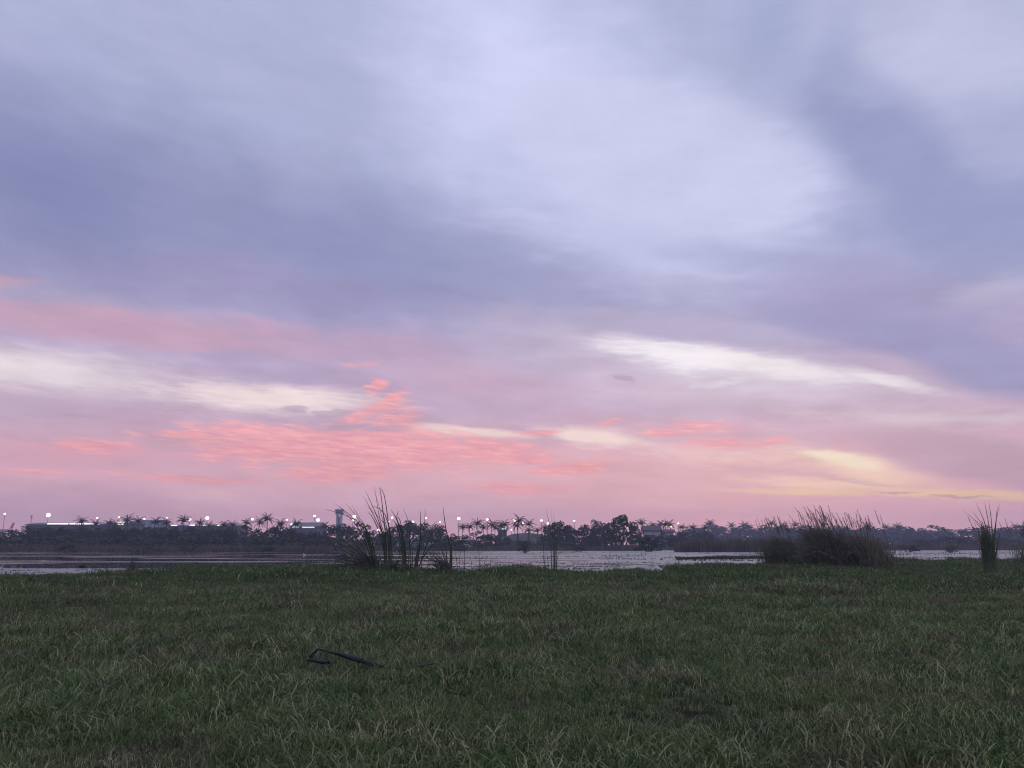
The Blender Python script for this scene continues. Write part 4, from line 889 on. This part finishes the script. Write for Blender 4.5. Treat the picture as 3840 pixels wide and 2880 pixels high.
gshrub = [[(2045, 2134), (2040, 2080), (2036, 2030), (2030, 2012)], [(2074, 2134), (2074, 2070), (2073, 2010), (2068, 1920)], [(2076, 2134), (2078, 2060), (2066, 1990), (2047, 1908)], [(2086, 2134), (2090, 2090), (2112, 2065)],
          [(2080, 2134), (2082, 2050), (2079, 1985), (2077, 1924)], [(2050, 2134), (2040, 2100), (2030, 2085)], [(2070, 2134), (2066, 2060), (2058, 2015)], [(2084, 2134), (2086, 2040), (2090, 2012)], [(2060, 2134), (2055, 2105), (2045, 2070)]]
stems(2066, 2134, 'slim upright reed stems by the water, alone near the middle of the bank', gshrub, .042, 10)
# the right-hand thickets
clump(2950, 2122, 'loose grey-green reed clump left of the big reed thicket', 170, 75, 2.0, (80, 150), .1, .6, .5, .15, 26, (150, 185), fat=1.7, mass=700, mh=(50, 125))
GT = 'parts of the big right reed thicket'
clump(3110, 2132, 'dark dense left half of the big reed thicket, with reddish plumes', 280, 62, 1.6, (90, 180), .0, .55, .3, .42, 40, (165, 226), GT, 2.0, tilt=(.12, .15), mass=1100, mh=(70, 168))
clump(3250, 2134, 'lighter feathery right half of the big reed thicket', 270, 95, 1.8, (80, 165), .15, .6, .3, .48, 40, (150, 205), GT, 1.8, tilt=(.15, .15), mass=900, mh=(40, 145))
clump(3036, 2124, 'low dark tuft between the loose clump and the big reed thicket', 60, 36, 1.0, (25, 60), .0, 1.0, .3, .2, fat=1.8)
# the reed column at the right
e = clump(3716, 2150, 'tall narrow column of reeds with fanned tips near the right edge', 90, 17, .26, (90, 200), 0.0, 1.4, .85, .08, 4, (180, 215), None, 2.0, mass=380, mh=(50, 180), straight=True, tilt=(0, .13))
for i in range(40):
    sprout(e, LEAF_ARCH[i % 8], 'leaf', RL.normal(0, .15), RL.normal(0, .12), RL.uniform(.2, 1.6), RL.uniform(.5, 1.2), RL.normal(0, 1.6), 0, 2.0)
for path in ([(3706, 2150), (3702, 2030), (3680, 1970), (3610, 1912)], [(3712, 2150), (3708, 2020), (3690, 1950), (3657, 1877)], [(3716, 2150), (3716, 2010), (3704, 1940), (3692, 1879)], [(3722, 2150), (3722, 2000), (3716, 1930), (3708, 1882)],
             [(3726, 2150), (3726, 2020), (3736, 1950), (3750, 1884)], [(3712, 2150), (3704, 2040), (3680, 1960), (3647, 1918)], [(3730, 2150), (3730, 2030), (3736, 1960), (3740, 1895)], [(3720, 2150), (3712, 2060), (3690, 1990), (3650, 1950)]):
    b = MB(); d = e.location.y; pts = [at(x, y, d + RL.normal(0, .1)) - e.location for x, y in path]; pts[0].z = -.04
    b.ribbon([pts[0], pts[0].lerp(pts[1], .5), pts[1], pts[1].lerp(pts[2], .5), pts[2], pts[2].lerp(pts[3], .55), pts[3]], [.06, .065, .06, .055, .045, .03, .005], (1, .2, .1)); b.build('leaf', M_REED, e)
clump(3735, 2158, 'short spread of grass at the foot of the reed column', 60, 30, .5, (15, 45), 0, 2.0, .2, .25, fat=2.0)
clump(497, 2156, 'small upright grass tuft on the left bank before the water', 70, 16, .4, (40, 88), 0.4, 1.2, .6, .2, fat=1.8, mat=M_REED_SILHOUETTE)
clump(3860, 2118, 'feathery reeds at the very right edge behind the column', 90, 50, 1.2, (60, 120), .2, .8, .6, .15, 22, (130, 170), fat=1.4)
clump(1960, 2136, 'low fringe of sedge on the bank left of the slim reed stems', 50, 60, .6, (10, 26), 0, 2.0, .3, .2, fat=2)
clump(2680, 2120, 'low sedge fringe on the bank left of the loose reed clump', 60, 110, .6, (8, 22), 0, 2.0, .3, .2, fat=2)

# ------------------------------------------------------------------ birds on the water
M_BIRD = material('dark_plumage', (.025, .025, .028), (.05, .048, .045), 8, .7, .2); M_EGRET = material('white_plumage', (.7, .7, .7), (.8, .8, .8), 8, .7, .2); M_BEAK = material('beak', (.3, .24, .12), (.35, .28, .15), 8, .5, .3)
def bird(x, y, size, label, mat, neck, face=1):
    p = on_level(x, y, LEVEL); e = empty('water_bird', p, label, 'bird'); s = size * face; k = size
    b = MB(); b.tube([(-.62 * s, 0, .20 * k), (-.45 * s, 0, .22 * k), (-.2 * s, 0, .2 * k), (.1 * s, 0, .19 * k), (.3 * s, 0, .24 * k), (.38 * s, 0, .34 * k), (.36 * s, 0, (.34 + neck * .5) * k), (.42 * s, 0, (.34 + neck) * k), (.52 * s, 0, (.36 + neck) * k), (.58 * s, 0, (.35 + neck) * k)],
                     [.02 * k, .10 * k, .19 * k, .21 * k, .16 * k, .09 * k, .055 * k, .065 * k, .06 * k, .02 * k], 10)
    b.build('body', mat, e, smooth=True)
    b = MB(); b.tube([(.56 * s, 0, (.35 + neck) * k), (.74 * s, 0, (.33 + neck) * k)], [.022 * k, .005 * k], 5); b.build('beak', M_BEAK, e)
    for q in (-1, 1):
        b = MB(); b.tube([(-.5 * s, q * .08 * k, .25 * k), (-.2 * s, q * .17 * k, .27 * k), (.15 * s, q * .16 * k, .26 * k), (.25 * s, q * .1 * k, .26 * k)], [.015 * k, .05 * k, .06 * k, .02 * k], 6); b.build('wing', mat, e, smooth=True)
bird(306, 2127, .46, 'dark water bird floating close to the left bank', M_BIRD, .32)
bird(2251, 2094, .50, 'small white bird on the pale water below the big tree', M_EGRET, .14)
bird(1142, 2082, .5, 'small white bird on the water left of the tall reeds', M_EGRET, .3, -1)

# ------------------------------------------------------------------ the bent black rod lying in the grass
M_BLACK = material('black_metal', (.014, .014, .018), (.035, .035, .042), 14, .3, .6, bump=.05); M_CLOTH = material('black_cloth', (.012, .012, .016), (.03, .03, .04), 18, .45, .5, bump=.3)
p = on_level(1200, 2508, .03); DD = p.y; rod = empty('bent_rod', p, 'bent black rod with a thick dark shaft and lumpy head lying in the grass', 'debris')
q = lambda x, y, dy=0.0: at(x, y, DD + dy) - p
b = MB(); b.tube([q(1160, 2470), q(1172, 2450), q(1186, 2437), q(1192, 2433), q(1200, 2434)], .015, 8); b.tube([q(1168, 2468, .05), q(1180, 2452, .05), q(1192, 2438, .03)], .006, 6); b.build('bent_neck', M_BLACK, rod, smooth=True)
b = MB(); b.tube([q(1192, 2434), q(1230, 2442), q(1270, 2452), q(1300, 2461)], [.010, .014, .022, .03], 8, .5); b.build('rod', M_BLACK, rod, smooth=True)
b = MB(); b.tube([q(1292, 2458), q(1310, 2464), q(1340, 2473), q(1365, 2481), q(1390, 2488), q(1412, 2494), q(1428, 2497)], [.022, .031, .033, .029, .033, .028, .015], 10, .8); b.build('shaft', M_CLOTH, rod, smooth=True)
b = MB(); b.tube([q(1350, 2472), q(1353, 2476)], [.05, .05], 10, .75); b.build('strap', M_BLACK, rod, smooth=True)
b = MB(); b.tube([q(1150, 2474), q(1170, 2474, -.02), q(1195, 2480, -.03), q(1215, 2484, -.02), q(1232, 2480)], [.014, .024, .022, .026, .014], 9, .8); b.tube([q(1218, 2470, .03), q(1230, 2474, .03), q(1236, 2490, .02)], [.012, .022, .012], 7); b.build('head', M_CLOTH, rod, smooth=True)
b = MB(); b.tube([q(1424, 2497), q(1470, 2504), q(1520, 2506), q(1580, 2497), q(1625, 2489), q(1648, 2488)], [.014, .011, .010, .010, .009, .005], 6); b.build('tip', M_BLACK, rod, smooth=True)

# ------------------------------------------------------------------ evening haze over the whole place
hz = bpy.data.materials.new('evening_haze'); hz.use_nodes = True; nt = hz.node_tree; nt.nodes.clear()
pv = nt.nodes.new('ShaderNodeVolumePrincipled'); pv.inputs['Color'].default_value = (.70, .78, 1.0, 1); pv.inputs['Density'].default_value = 0.00068; pv.inputs['Anisotropy'].default_value = 0.0
ho = nt.nodes.new('ShaderNodeOutputMaterial'); nt.links.new(pv.outputs[0], ho.inputs['Volume'])
b = MB(); b.box((0, 0, 20.5), (2330, 2330, 47)); h_ = b.build('haze', hz, kind='stuff', label='thin bluish evening haze over water and shore', cat='haze'); h_.display_type = 'WIRE'
